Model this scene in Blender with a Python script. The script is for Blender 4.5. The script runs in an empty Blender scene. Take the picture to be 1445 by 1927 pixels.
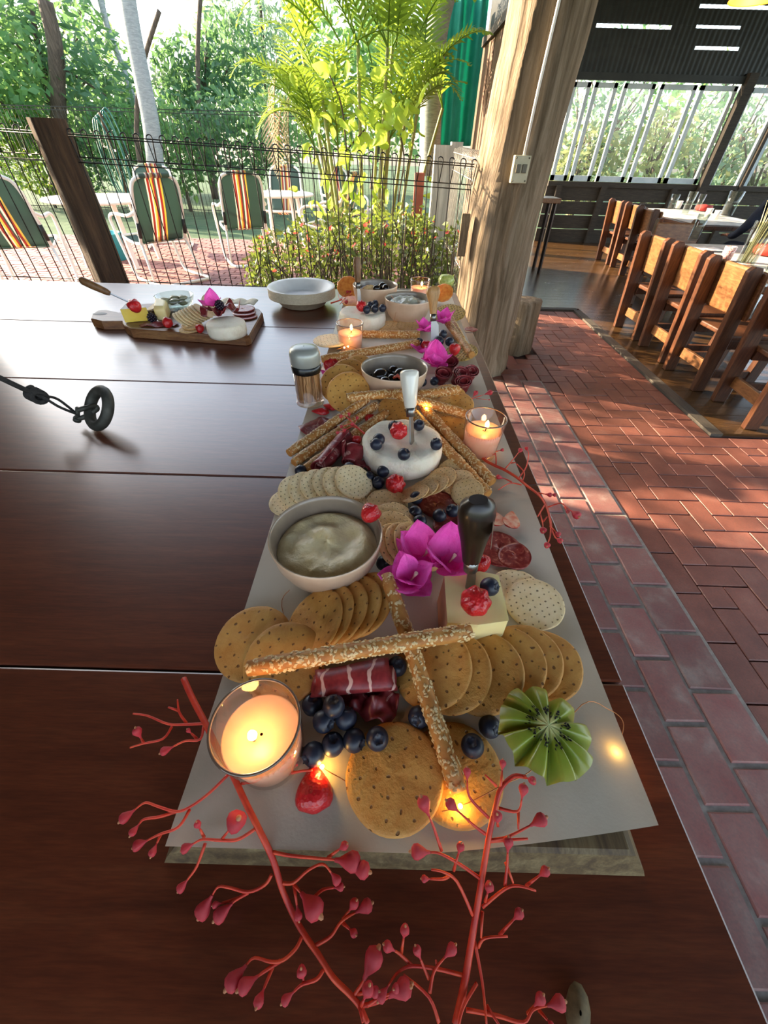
import bpy, math, random
from mathutils import Vector, Matrix, noise
random.seed(11)
R = math.radians
sc = bpy.context.scene
COL = sc.collection
V = Vector

# ------------------------------------------------------------------ camera
FW, FH, FP = 1445.0, 1927.0, 723.0
CAM = V((0, 0, 1.25))
PITCH, ROLL = R(43.4), R(1.6)
FWD = V((0, math.cos(PITCH), -math.sin(PITCH)))
_r = V((1, 0, 0)); _u = _r.cross(FWD)
RT = math.cos(ROLL) * _r + math.sin(ROLL) * _u
UP = -math.sin(ROLL) * _r + math.cos(ROLL) * _u
cam = bpy.data.cameras.new('camera')
cam.sensor_fit = 'VERTICAL'; cam.sensor_height = 36.0; cam.lens = FP / FH * 36.0
cam.clip_start = 0.01; cam.clip_end = 300
camo = bpy.data.objects.new('camera', cam); COL.objects.link(camo)
camo.matrix_world = Matrix(((RT.x, UP.x, -FWD.x, CAM.x), (RT.y, UP.y, -FWD.y, CAM.y), (RT.z, UP.z, -FWD.z, CAM.z), (0, 0, 0, 1)))
sc.camera = camo

# ------------------------------------------------------------------ sky, sun, exposure
SUN_AZ, SUN_EL = R(70), R(19)          # degrees left of the view direction, above the horizon
TOSUN = V((-math.sin(SUN_AZ) * math.cos(SUN_EL), math.cos(SUN_AZ) * math.cos(SUN_EL), math.sin(SUN_EL)))
wd = bpy.data.worlds.new('sky'); sc.world = wd; wd.use_nodes = True
wn = wd.node_tree; bg = wn.nodes['Background']
sky = wn.nodes.new('ShaderNodeTexSky'); sky.sky_type = 'NISHITA'; sky.sun_disc = False
sky.sun_elevation = SUN_EL; sky.sun_rotation = -SUN_AZ; sky.dust_density = 2.0; sky.ozone_density = 1.0
hs_ = wn.nodes.new('ShaderNodeHueSaturation'); hs_.inputs['Saturation'].default_value = 0.68
wn.links.new(sky.outputs[0], hs_.inputs['Color']); wn.links.new(hs_.outputs[0], bg.inputs[0]); bg.inputs[1].default_value = 0.38
sl = bpy.data.lights.new('sun', 'SUN'); sl.energy = 12.0; sl.angle = R(0.6); sl.color = (1.0, 0.80, 0.55)
so = bpy.data.objects.new('sun', sl); COL.objects.link(so)
so.rotation_euler = TOSUN.to_track_quat('Z', 'Y').to_euler(); so.location = TOSUN * 40
sc.view_settings.view_transform = 'Standard'; sc.view_settings.look = 'None'
sc.view_settings.exposure = 1.15; sc.view_settings.gamma = 1.0
sc.view_settings.use_curve_mapping = False

# ------------------------------------------------------------------ layout helpers (photo point -> point on a real plane)
def _ray(px, py): return FWD + (px - FW / 2) / FP * RT + (FH / 2 - py) / FP * UP
def P(px, py, z):
    d = _ray(px, py); return CAM + d * ((z - CAM.z) / d.z)
def PY(px, py, y):
    d = _ray(px, py); return CAM + d * (y / d.y)
def depth(p): return (p - CAM).dot(FWD)
def RP(px, py, z, rpx): return rpx * depth(P(px, py, z)) / FP       # true radius of something rpx wide
def lean(q, px, py, L):
    "end point of a rod of length L standing on q whose tip shows at px, py"
    d = _ray(px, py).normalized(); w = q - CAM; b = d.dot(w); disc = b * b - (w.dot(w) - L * L)
    if disc < 0: return q + (CAM + d * b - q).normalized() * L
    s = math.sqrt(disc); c = [CAM + d * (b - s), CAM + d * (b + s)]
    return max(c, key=lambda p: p.z)
T = 0.88            # table top
B = T + 0.0315      # top of the paper on the grazing board

# ------------------------------------------------------------------ mesh builder
class MB:
    def __init__(s): s.v = []; s.f = []; s.m = []; s.s = []
    def add(s, vs, fs, mi=0, sm=False):
        o = len(s.v); s.v += [V(p) for p in vs]
        for f in fs: s.f.append([i + o for i in f]); s.m.append(mi); s.s.append(sm)
        return s
    def box(s, c, d, rot=None, mi=0):
        x, y, z = d[0] / 2, d[1] / 2, d[2] / 2; c = V(c)
        vs = [V((a * x, b * y, e * z)) for e in (-1, 1) for b in (-1, 1) for a in (-1, 1)]
        if rot is not None: vs = [rot @ p for p in vs]
        return s.add([p + c for p in vs], [(0, 2, 3, 1), (4, 5, 7, 6), (0, 1, 5, 4), (2, 6, 7, 3), (0, 4, 6, 2), (1, 3, 7, 5)], mi)
    def beam(s, a, b, w, h, up=(0, 0, 1), mi=0):
        a, b = V(a), V(b); d = b - a; n = d.normalized(); u = V(up)
        x = n.cross(u)
        if x.length < 1e-4: x = n.cross(V((0, 1, 0)))
        x.normalize(); y = x.cross(n)
        m = Matrix((x, n, y)).transposed()
        return s.box((a + b) / 2, (w, d.length, h), m, mi)
    def tube(s, pts, rad, n=8, cap=True, mi=0, sm=True, flat=1.0, ref=(0, 0, 1)):
        pts = [V(p) for p in pts]; k = len(pts)
        if not hasattr(rad, '__len__'): rad = [rad] * k
        ref = V(ref); vs = []; x = None
        for i, p in enumerate(pts):
            t = (pts[min(i + 1, k - 1)] - pts[max(i - 1, 0)])
            t = t.normalized() if t.length > 1e-9 else V((0, 0, 1))
            if x is None:
                x = t.cross(ref)
                if x.length < 1e-3: x = t.cross(V((0, 1, 0)))
            x = (x - t * x.dot(t))
            if x.length < 1e-6: x = t.orthogonal()
            x.normalize(); y = t.cross(x)
            for j in range(n):
                a = 2 * math.pi * j / n
                vs.append(p + x * (math.cos(a) * rad[i]) + y * (math.sin(a) * rad[i] * flat))
        fs = [(i * n + j, i * n + (j + 1) % n, (i + 1) * n + (j + 1) % n, (i + 1) * n + j) for i in range(k - 1) for j in range(n)]
        s.add(vs, fs, mi, sm)
        if cap:
            o = len(s.v) - len(vs)
            s.f.append([o + j for j in range(n)][::-1]); s.m.append(mi); s.s.append(False)
            s.f.append([o + (k - 1) * n + j for j in range(n)]); s.m.append(mi); s.s.append(False)
        return s
    def lathe(s, prof, n=24, c=(0, 0, 0), mi=0, sm=True, wob=None):
        c = V(c); vs = []; k = len(prof)
        for r, z in prof:
            for j in range(n):
                a = 2 * math.pi * j / n; q = 1.0 if wob is None else wob(a, z)
                vs.append(c + V((r * q * math.cos(a), r * q * math.sin(a), z)))
        fs = [(i * n + j, i * n + (j + 1) % n, (i + 1) * n + (j + 1) % n, (i + 1) * n + j) for i in range(k - 1) for j in range(n)]
        return s.add(vs, fs, mi, sm)
    def grid(s, fn, nu, nv, mi=0, sm=True):
        vs = [fn(i / nu, j / nv) for i in range(nu + 1) for j in range(nv + 1)]
        return s.add(vs, [(i * (nv + 1) + j, (i + 1) * (nv + 1) + j, (i + 1) * (nv + 1) + j + 1, i * (nv + 1) + j + 1) for i in range(nu) for j in range(nv)], mi, sm)
    def prism(s, poly, z0, z1, mi=0, ch=0.0):
        "upright prism over an (x, y) outline, top edge chamfered by ch"
        n = len(poly); c = sum((V((p[0], p[1])) for p in poly), V((0, 0))) / n
        ins = [V((p[0], p[1])) + (c - V((p[0], p[1]))).normalized() * ch for p in poly]
        vs = [(p[0], p[1], z0) for p in poly] + [(p[0], p[1], z1 - ch) for p in poly] + [(p.x, p.y, z1) for p in ins]
        fs = [(i, (i + 1) % n, n + (i + 1) % n, n + i) for i in range(n)] + [(n + i, n + (i + 1) % n, 2 * n + (i + 1) % n, 2 * n + i) for i in range(n)]
        fs += [tuple(range(n))[::-1], tuple(range(2 * n, 3 * n))]
        return s.add(vs, fs, mi)
    def xf(s, m): s.v = [m @ p for p in s.v]; return s
    def mesh(s, name):
        me = bpy.data.meshes.new(name); me.from_pydata([tuple(p) for p in s.v], [], s.f)
        me.polygons.foreach_set('material_index', s.m); me.polygons.foreach_set('use_smooth', s.s); me.update()
        return me
MW = {}
def link(name, data, mats=None, parent=None):
    o = bpy.data.objects.new(name, data); COL.objects.link(o)
    if mats is not None and data is not None and not data.materials:
        for m in (mats if isinstance(mats, (list, tuple)) else [mats]): data.materials.append(m)
    if parent is not None: o.parent = parent; MW[o.name] = MW.get(parent.name, Matrix())
    return o
def build(mb, name, mats, parent=None, world=False, kind=None, label=None):
    "one mesh object; world=True: coordinates are world ones and are moved into the parent's frame"
    if world and parent is not None: mb.xf(MW[parent.name].inverted())
    o = link(name, mb.mesh(name), mats, parent)
    if kind: o['kind'] = kind
    if label: o['label'] = label
    return o
def tag(o, label, cat, group=None, kind=None):
    o['label'] = label; o['category'] = cat
    if group: o['group'] = group
    if kind: o['kind'] = kind
    return o
def thing(name, label, cat, loc=(0, 0, 0), rot=None, group=None, scale=1.0):
    o = bpy.data.objects.new(name, None); COL.objects.link(o); o.empty_display_size = 0.05
    m = Matrix.Translation(V(loc)) @ (rot.to_4x4() if rot is not None else Matrix()) @ Matrix.Scale(scale, 4)
    o.matrix_world = m; MW[o.name] = m
    return tag(o, label, cat, group)
def solo(mb, name, mats, label, cat, loc=None, group=None):
    "a thing that is one mesh, built in world coordinates, origin at its base"
    if loc is None:
        n = len(mb.v); loc = V((sum(p.x for p in mb.v) / n, sum(p.y for p in mb.v) / n, min(p.z for p in mb.v)))
    loc = V(loc); mb.xf(Matrix.Translation(-loc)); o = link(name, mb.mesh(name), mats); o.location = loc
    return tag(o, label, cat, group)
def put(name, me, mats, label, cat, m, group=None):
    "a copy of shared mesh data placed with matrix m"
    o = link(name, me, mats); o.matrix_world = m; MW[o.name] = m
    return tag(o, label, cat, group)
def struct(mb, name, mats, label=None, cat=None, parent=None):
    o = build(mb, name, mats, parent)
    if parent is None: tag(o, label or name.replace('_', ' '), cat or name.split('_')[0], kind='structure')
    return o
def dup(root, m, label, group=None):
    c = root.copy(); COL.objects.link(c); c.matrix_world = m; c['label'] = label; MW[c.name] = m
    if group: c['group'] = group
    for ch in list(root.children):
        d = ch.copy(); COL.objects.link(d); d.parent = c
        for g in list(ch.children):
            e = g.copy(); COL.objects.link(e); e.parent = d
    return c
def bevel(o, w=0.004, seg=2):
    b = o.modifiers.new('bevel', 'BEVEL'); b.width = w; b.segments = seg; b.limit_method = 'ANGLE'; b.angle_limit = R(40)
    return o
def tilt(az, a, spin=0.0):
    "turn the local z axis towards compass direction az (radians, 0 = +x) by angle a"
    ax = V((0, 0, 1)).cross(V((math.cos(az), math.sin(az), 0)))
    return Matrix.Rotation(a, 3, ax) @ Matrix.Rotation(spin, 3, 'Z')
def TR(loc, rot=None, s=1.0):
    return Matrix.Translation(V(loc)) @ (rot.to_4x4() if rot is not None else Matrix()) @ Matrix.Scale(s, 4)
def smooth_path(pts, n=4):
    "Catmull-Rom through the points"
    pts = [V(p) for p in pts]
    if len(pts) < 3: return pts
    out = []
    for i in range(len(pts) - 1):
        a, b, c, d = pts[max(i - 1, 0)], pts[i], pts[i + 1], pts[min(i + 2, len(pts) - 1)]
        for k in range(n):
            t = k / n; out.append(0.5 * ((2 * b) + (c - a) * t + (2 * a - 5 * b + 4 * c - d) * t * t + (3 * b - a - 3 * c + d) * t ** 3))
    return out + [pts[-1]]
ORD = ['first', 'second', 'third', 'fourth', 'fifth', 'sixth', 'seventh', 'eighth', 'ninth', 'tenth', 'eleventh', 'twelfth']

# ------------------------------------------------------------------ materials
def lin(h):
    h = h.lstrip('#'); o = []
    for i in (0, 2, 4):
        c = int(h[i:i + 2], 16) / 255; o.append(c / 12.92 if c <= 0.04045 else ((c + 0.055) / 1.055) ** 2.4)
    return (*o, 1.0)
class NT:
    def __init__(s, name):
        s.m = bpy.data.materials.new(name); s.m.use_nodes = True; s.t = s.m.node_tree; s.b = s.t.nodes['Principled BSDF']; s.out = s.t.nodes['Material Output']
    def n(s, kind, **kw):
        nd = s.t.nodes.new('ShaderNode' + kind)
        for k, v in kw.items(): setattr(nd, k, v)
        return nd
    def l(s, a, b): s.t.links.new(a, b)
    def coords(s, stretch=(1, 1, 1), jitter=True, space='Object'):
        tc = s.n('TexCoord'); mp = s.n('Mapping'); mp.inputs['Scale'].default_value = stretch
        if jitter:
            oi = s.n('ObjectInfo'); ml = s.n('Math', operation='MULTIPLY'); ml.inputs[1].default_value = 37.0
            s.l(oi.outputs['Random'], ml.inputs[0]); ad = s.n('VectorMath', operation='ADD')
            s.l(tc.outputs[space], ad.inputs[0]); s.l(ml.outputs[0], ad.inputs[1]); s.l(ad.outputs[0], mp.inputs[0])
        else: s.l(tc.outputs[space], mp.inputs[0])
        return mp.outputs[0]
    def noise(s, vec, scale, detail=5, rough=0.55, dist=0.0):
        n = s.n('TexNoise'); n.inputs['Scale'].default_value = scale; n.inputs['Detail'].default_value = detail
        n.inputs['Roughness'].default_value = rough; n.inputs['Distortion'].default_value = dist; s.l(vec, n.inputs['Vector']); return n.outputs[0]
    def ramp(s, fac, stops, interp='LINEAR'):
        r = s.n('ValToRGB'); r.color_ramp.interpolation = interp; e = r.color_ramp.elements
        while len(e) < len(stops): e.new(0.5)
        for i, (p, c) in enumerate(stops): e[i].position = p; e[i].color = lin(c) if isinstance(c, str) else (c, c, c, 1)
        s.l(fac, r.inputs[0]); return r.outputs[0]
    def mix(s, fac, a, b, mode='MIX'):
        m = s.n('MixRGB', blend_type=mode)
        for i, x in enumerate((fac, a, b)):
            if isinstance(x, str): m.inputs[i].default_value = lin(x)
            elif isinstance(x, (int, float)): m.inputs[i].default_value = x if i == 0 else (x, x, x, 1)
            else: s.l(x, m.inputs[i])
        return m.outputs[0]
    def math(s, op, a, b=None):
        m = s.n('Math', operation=op)
        for i, x in enumerate((a, b)):
            if x is None: continue
            if isinstance(x, (int, float)): m.inputs[i].default_value = x
            else: s.l(x, m.inputs[i])
        return m.outputs[0]
    def bump(s, h, strength=0.3, dist=0.002):
        b = s.n('Bump'); b.inputs['Strength'].default_value = strength; b.inputs['Distance'].default_value = dist; s.l(h, b.inputs['Height']); s.l(b.outputs[0], s.b.inputs['Normal']); return b
    def vary(s, col, amt, hue=0.0):
        oi = s.n('ObjectInfo'); hs = s.n('HueSaturation'); mr = s.n('MapRange'); s.l(oi.outputs['Random'], mr.inputs[0])
        mr.inputs[3].default_value = 1 - amt; mr.inputs[4].default_value = 1 + amt; s.l(mr.outputs[0], hs.inputs['Value'])
        s.l(col, hs.inputs['Color'])
        return hs.outputs[0]
    def col(s, c):
        if isinstance(c, str): s.b.inputs['Base Color'].default_value = lin(c)
        else: s.l(c, s.b.inputs['Base Color'])
    def leafy(s, col, amt):
        tr = s.n('BsdfTranslucent'); mx = s.n('MixShader'); mx.inputs[0].default_value = amt
        if isinstance(col, str): tr.inputs[0].default_value = lin(col)
        else: s.l(col, tr.inputs[0])
        s.l(s.b.outputs[0], mx.inputs[1]); s.l(tr.outputs[0], mx.inputs[2]); s.l(mx.outputs[0], s.out.inputs[0])
def mat(name, c1, c2=None, rough=0.5, scale=30, stretch=(1, 1, 1), lo=0.35, hi=0.65, bump=0, bdist=0.002, bscale=None, metal=0, spec=0.5, leaf=0, leafc=None, sss=0, sssr=(1, .5, .3), coat=0, vary=0, detail=5, jitter=True, r2=None, emit=None, es=0):
    t = NT(name); b = t.b; b.inputs['Roughness'].default_value = rough; b.inputs['Metallic'].default_value = metal
    b.inputs['Specular IOR Level'].default_value = spec
    vec = None
    if c2 or bump or r2 is not None: vec = t.coords(stretch, jitter); nz = t.noise(vec, scale, detail)
    if c2: c = t.ramp(nz, [(lo, c1), (hi, c2)])
    elif vary: rg = t.n('RGB'); rg.outputs[0].default_value = lin(c1); c = rg.outputs[0]
    else: c = c1
    if vary: c = t.vary(c, vary)
    t.col(c)
    if bump: t.bump(t.noise(vec, bscale or scale, detail), bump, bdist)
    if r2 is not None:
        mr = t.n('MapRange'); t.l(nz, mr.inputs[0]); mr.inputs[3].default_value = rough; mr.inputs[4].default_value = r2; t.l(mr.outputs[0], b.inputs['Roughness'])
    if sss: b.inputs['Subsurface Weight'].default_value = sss; b.inputs['Subsurface Radius'].default_value = sssr; b.inputs['Subsurface Scale'].default_value = 0.01
    if coat: b.inputs['Coat Weight'].default_value = coat; b.inputs['Coat Roughness'].default_value = 0.1
    if emit: b.inputs['Emission Color'].default_value = lin(emit); b.inputs['Emission Strength'].default_value = es
    if leaf: t.leafy(leafc or c, leaf)
    return t.m
def glass_mat(name, tint='#ffffff', gloss=0.06):
    t = NT(name); t.t.nodes.remove(t.b)
    tr = t.n('BsdfTransparent'); tr.inputs[0].default_value = lin(tint); gl = t.n('BsdfGlossy'); gl.inputs['Roughness'].default_value = gloss
    fr = t.n('LayerWeight'); fr.inputs[0].default_value = 0.5; mx = t.n('MixShader')
    t.l(t.math('ADD', t.math('MULTIPLY', t.math('POWER', fr.outputs['Facing'], 3.0), 0.75), 0.045), mx.inputs[0]); t.l(tr.outputs[0], mx.inputs[1]); t.l(gl.outputs[0], mx.inputs[2]); t.l(mx.outputs[0], t.out.inputs[0])
    return t.m

# ================================================================== materials of the setting
def brick_mat(name, a, b, c, rough):
    t = NT(name); v = t.coords(); n1 = t.noise(v, 9, 4); n2 = t.noise(v, 160, 4)
    col = t.ramp(n1, [(0.3, a), (0.55, b), (0.75, c)]); col = t.mix(0.35, col, t.ramp(n2, [(0.3, '#4a2a22'), (0.7, '#b0705a')]), 'OVERLAY')
    t.col(t.vary(col, 0.22)); t.b.inputs['Roughness'].default_value = rough; t.bump(n2, 0.35, 0.002); return t.m
M_brick = brick_mat('clay paver', '#7c5044', '#8c5c4e', '#986c5e', 0.5)
M_edge = brick_mat('worn clay brick', '#8c5c58', '#92706a', '#a89a92', 0.62)
M_patio = brick_mat('pink patio brick', '#98706e', '#a67e7a', '#b08e88', 0.75)
M_mortar = mat('dark sand joint', '#3a2a24', '#54403a', rough=0.9, scale=40, bump=0.4)
M_mortar2 = mat('grey mortar', '#8a8178', '#a0978c', rough=0.9, scale=60, bump=0.5)
def wood_mat(name, a, b, c, rough=0.4, s=(1.2, 14, 14), scale=6, vary=0.12, bump=0.15, coat=0, crough=0.15, rr=0.0):
    t = NT(name); v = t.coords(s); n1 = t.noise(v, scale, 6, 0.6, 0.6); n2 = t.noise(v, scale * 7, 4)
    col = t.ramp(n1, [(0.28, a), (0.5, b), (0.72, c)]); col = t.mix(0.25, col, t.ramp(n2, [(0.35, '#303030'), (0.65, '#d0d0d0')]), 'OVERLAY')
    t.col(t.vary(col, vary)); t.b.inputs['Roughness'].default_value = rough; t.bump(n2, bump, 0.001)
    if rr:
        mr = t.n('MapRange'); t.l(t.noise(t.coords(), 5, 5), mr.inputs[0]); mr.inputs[3].default_value = rough; mr.inputs[4].default_value = rough + rr; t.l(mr.outputs[0], t.b.inputs['Roughness'])
    if coat: t.b.inputs['Coat Weight'].default_value = coat; t.b.inputs['Coat Roughness'].default_value = crough
    return t.m
M_table = wood_mat('varnished red brown table timber', '#562816', '#66301a', '#743c22', 0.3, vary=0.06, bump=0.05, rr=0.12, coat=0.6, crough=0.22)
M_tleg = wood_mat('rough dark timber', '#3a2517', '#4a3020', '#5a3c28', 0.6)
M_board = wood_mat('weathered board timber', '#4a3826', '#6a5638', '#8c7a56', 0.6, s=(14, 1.2, 14), vary=0)
M_dfloor = wood_mat('polished floorboards', '#3e2a18', '#50381f', '#5e4428', 0.17, s=(1, 14, 14), vary=0.2, rr=0.15)
M_strip = wood_mat('grey timber sill', '#3c3630', '#4a443c', '#5a5248', 0.6, s=(14, 1, 14))
M_chair = wood_mat('red brown rough chair timber', '#3e2010', '#54301a', '#6e4426', 0.45, s=(14, 14, 1.5), vary=0.15)
M_backb = wood_mat('honey chair backboard', '#5e3a1e', '#7c5230', '#92683e', 0.4, s=(14, 3, 14), vary=0.12)
M_dark = wood_mat('dark wall boards', '#2a241c', '#3a3228', '#4a4034', 0.8, s=(1.2, 14, 14))
M_brown = wood_mat('brown upright boards', '#5a4030', '#6e5240', '#826450', 0.75, s=(14, 14, 1.2))
M_iron = mat('dark roofing iron', '#1e2020', '#2c2e2c', rough=0.6, scale=6, metal=0.0)
M_ceil = mat('dark ceiling', '#2a2622', '#38322c', rough=0.8, scale=4)
M_wallL = wood_mat('sun blocking wall boards', '#4a3a2c', '#5c4a38', '#6c5844', 0.8, s=(1.2, 14, 14))
def bark(name, a, b, c, st=(6, 6, 0.5), bump=0.9, d=0.02):
    t = NT(name); v = t.coords(st, False); n1 = t.noise(v, 5, 8, 0.65, 0.8); n2 = t.noise(t.coords((1, 1, 1), False), 2.2, 4)
    col = t.mix(n2, t.ramp(n1, [(0.3, a), (0.5, b), (0.68, c)]), t.ramp(n1, [(0.35, b), (0.6, c)])); t.col(col)
    t.b.inputs['Roughness'].default_value = 0.85; t.bump(n1, bump, d); return t.m
M_pole = bark('grey weathered pole', '#463826', '#6c5a42', '#92806a')
M_post = bark('dark split post timber', '#1c1410', '#3c2a1c', '#5e4630')
M_wpost = bark('white weathered post', '#8a867e', '#b4b0a6', '#d0ccc2', bump=0.5, d=0.01)
M_grass = mat('lawn', '#2c4a2c', '#42603a', rough=0.9, scale=3, bump=0.6, bdist=0.03, bscale=60)
M_black = mat('black coated wire', '#12100e', rough=0.45)
M_frame = mat('pale blue grey window frame', '#b8c6cc', '#ccd6da', rough=0.6, scale=8)
M_glass = glass_mat('window glass')
M_paper = NT('baking paper')
_v = M_paper.coords((1, 1, 1), False); _n = M_paper.noise(_v, 7, 4); _n2 = M_paper.noise(_v, 300, 3)
M_paper.col(M_paper.ramp(_n, [(0.35, '#cfc0a8'), (0.65, '#e2d6c2')])); M_paper.b.inputs['Roughness'].default_value = 0.32
M_paper.bump(M_paper.mix(0.3, _n, _n2), 0.25, 0.003); M_paper.leafy('#c0b8a8', 0.25); M_paper = M_paper.m
M_steel = mat('brushed steel', '#8c8c8a', rough=0.36, metal=1.0, bump=0.05, scale=200)

# ================================================================== ground and floors
def inframe(p, m=60):
    z = depth(p)
    if z < 0.05: return False
    x = FW / 2 + FP * (p - CAM).dot(RT) / z; y = FH / 2 - FP * (p - CAM).dot(UP) / z
    return -m < x < FW + m and -m < y < FH + m
g = MB(); g.box((0, 10, -0.08), (90, 90, 0.06))
struct(g, 'ground', M_grass, 'green lawn running out beyond the brick patio', 'ground')

fl = struct(MB().box((1.0, 1.05, -0.035), (8.4, 7.2, 0.04)), 'floor', M_mortar, 'red clay paver floor laid in herringbone beside the table', 'floor')
fe = struct(MB().box((-0.93, 0.15, -0.006), (4.17, 5.3, 0.02)), 'floor_edging', M_mortar2, 'strip of worn pink bricks with grey mortar along the table', 'floor')
BW, BL, BJ = 0.1045, 0.209, 0.0055
def pave(x0, x1, y0, y1):
    "brick mesh of exactly that footprint, chamfered top"
    return MB().prism([(x0, y0), (x1, y0), (x1, y1), (x0, y1)], -0.02, 0.0, ch=0.003)
_cache = {}; _rest = {}
def lay(parent, x0, x1, y0, y1, m, z=0.0, big=False):
    c = V(((x0 + x1) / 2, (y0 + y1) / 2, 0))
    j = BJ / 2 if not big else 0.007
    w, d = x1 - x0 - 2 * j, y1 - y0 - 2 * j
    if w < 0.012 or d < 0.012: return None
    if not inframe(c):          # outside the view: still laid, joined into one piece
        mb = _rest.setdefault(parent.name, (parent, m, MB()))[2]
        mb.prism([(x0 + j, y0 + j), (x1 - j, y0 + j), (x1 - j, y1 - j), (x0 + j, y1 - j)], -0.02 + z, z, ch=0.003); return None
    k = (round(w, 3), round(d, 3), m.name)
    if k not in _cache: _cache[k] = MB().prism([(-w / 2, -d / 2), (w / 2, -d / 2), (w / 2, d / 2), (-w / 2, d / 2)], -0.02, 0.0, ch=0.003 if not big else 0.005).mesh('brick')
    o = link('brick', _cache[k], m, parent); o.location = c + V((0, 0, z + random.uniform(-0.0012, 0.0012)))
    o.rotation_euler = (random.uniform(-.006, .006), random.uniform(-.006, .006), random.uniform(-.006, .006) * (3 if big else 1))
    return o
def herring(parent, X0, X1, Y0, Y1, hole=None):
    nx = int((X1 - X0) / BW) + 3; ny = int((Y1 - Y0) / BW) + 3
    for i in range(-2, nx):
        for j in range(-2, ny):
            k = (i - j) % 4
            if k == 0: r = (i, i + 2, j, j + 1)
            elif k == 3: r = (i, i + 1, j, j + 2)
            else: continue
            x0, x1, y0, y1 = X0 + r[0] * BW, X0 + r[1] * BW, Y0 + r[2] * BW, Y0 + r[3] * BW
            x0, x1, y0, y1 = max(x0, X0), min(x1, X1), max(y0, Y0), min(y1, Y1)
            if x1 - x0 < 0.02 or y1 - y0 < 0.02: continue
            if hole and hole(V(((x0 + x1) / 2, (y0 + y1) / 2, 0))): continue
            lay(parent, x0, x1, y0, y1, M_brick)
herring(fl, 1.265, 1.895, 2.07, 4.58)
herring(fl, 0.74, 1.265, 2.80, 4.58, lambda p: (p - V((0.693, 3.05, 0))).length < 0.24 or (p - V((1.1, 3.42, 0))).length < 0.13)
herring(fl, 1.265, 5.2, -2.4, 1.965)
y = 2.07
while y < 4.5: lay(fl, 1.895, 1.998, y, y + BL, M_brick); y += BL
y = -2.44
while y < 2.75: lay(fl, 1.155, 1.265, y, y + BL, M_brick); y += BL
x = 1.265
while x < 5.1: lay(fl, x, x + BL, 1.965, 2.07, M_brick); x += BL
for i, (a, b) in enumerate([(0.595, 0.728), (0.728, 0.862), (0.862, 0.995), (0.995, 1.145)] + [(0.595 - 0.133 * (k + 1), 0.595 - 0.133 * k) for k in range(27)]):
    y = -2.45 + (0.1 if i % 2 else 0.0)
    while y < 2.75:
        lay(fe, a, b, y, y + 0.205, M_edge, 0.012, True); y += 0.205
for pa_, m_, mb_ in _rest.values(): build(mb_, 'bricks', m_, pa_, kind='stuff')
df = struct(MB().box((4.6, 5.6, -0.02), (5.1, 7.0, 0.03)), 'floor_dining', M_tleg, 'polished timber floorboards under the dining chairs', 'floor')
y = 2.10
while y < 9.0:
    xs = 2.08 if y < 4.6 else 0.95
    o = build(MB().box(((xs + 7.1) / 2, y + 0.058, 0.0), (7.1 - xs, 0.113, 0.024)), 'plank', M_dfloor, df); y += 0.116
struct(MB().box((2.04, 3.34, -0.005), (0.075, 2.5, 0.04)), 'trim_1', M_strip, 'grey timber sill strip between pavers and floorboards', 'trim')
struct(MB().box((1.4, 4.64, -0.004), (1.3, 0.07, 0.036)), 'trim_2', M_strip, 'timber sill strip across the end of the brick walkway', 'trim')

# patio
pf = struct(MB().box((-3.4, 6.05, -0.035), (8.2, 5.0, 0.03)), 'floor_patio', mat('patio joint', '#5a4c48', rough=0.9), 'pink brick patio beyond the wire fence', 'floor')
cand = []
for r_ in range(45):
    for q in range(40):
        yy = 3.6 + r_ * 0.108; xx = -7.4 + q * 0.216 + (0.108 if r_ % 2 else 0)
        c = V((xx, yy, 0))
        if yy < 8.4 and xx < 0.55 and inframe(c, 10): cand.append((xx, yy))
vis = [c for c in cand if c[1] > 4.6 and c[0] < -0.6]
vis.sort(key=lambda c: c[1]); near = set(vis[:300])
me = MB().prism([(-.101, -.047), (.101, -.047), (.101, .047), (-.101, .047)], -0.03, 0.0, ch=0.003).mesh('brick')
rest = MB()
for c in cand:
    if c in near:
        o = link('brick', me, M_patio, pf); o.location = (c[0], c[1], random.uniform(-.002, .002)); o.rotation_euler.z = random.uniform(-.01, .01)
    else: rest.prism([(c[0] - .101, c[1] - .047), (c[0] + .101, c[1] - .047), (c[0] + .101, c[1] + .047), (c[0] - .101, c[1] + .047)], -0.02, random.uniform(-.002, .002), ch=0.003)
build(rest, 'bricks', M_patio, pf, kind='stuff')

# ================================================================== pavilion shell
struct(MB().box((-1.25, 0.4, 3.2), (4.3, 5.8, 0.08)), 'ceiling', M_ceil, 'dark timber ceiling over the long table', 'ceiling')
struct(MB().box((4.2, 3.35, 3.2), (6.6, 11.7, 0.08)), 'ceiling_dining', M_ceil, 'dark ceiling over the dining room', 'ceiling')
wl = struct(MB().box((-3.25, 0.15, 1.58), (0.04, 5.5, 3.2)), 'wall_left_sunblock', M_wallL, 'unseen timber wall added on the left to keep the sun off the table', 'wall')  # unseen wall, added to block the low sun from the long table
WY = 9.0
wb = struct(MB().box((4.9, WY + 0.05, 0.86), (4.3, 0.10, 0.07)), 'wall_back', M_dark, 'dark timber wall below the row of windows', 'wall')
for i, (z0, z1) in enumerate([(0.0, 0.21), (0.225, 0.42), (0.435, 0.62), (0.635, 0.83)]):
    build(MB().box((4.9, WY + 0.05, (z0 + z1) / 2), (4.3, 0.03, z1 - z0)), 'board', M_dark, wb)
for x in (2.95, 3.75, 5.0, 6.1): build(MB().box((x, WY, 0.42), (0.09, 0.07, 0.84)), 'stud', M_dark, wb)
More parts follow.
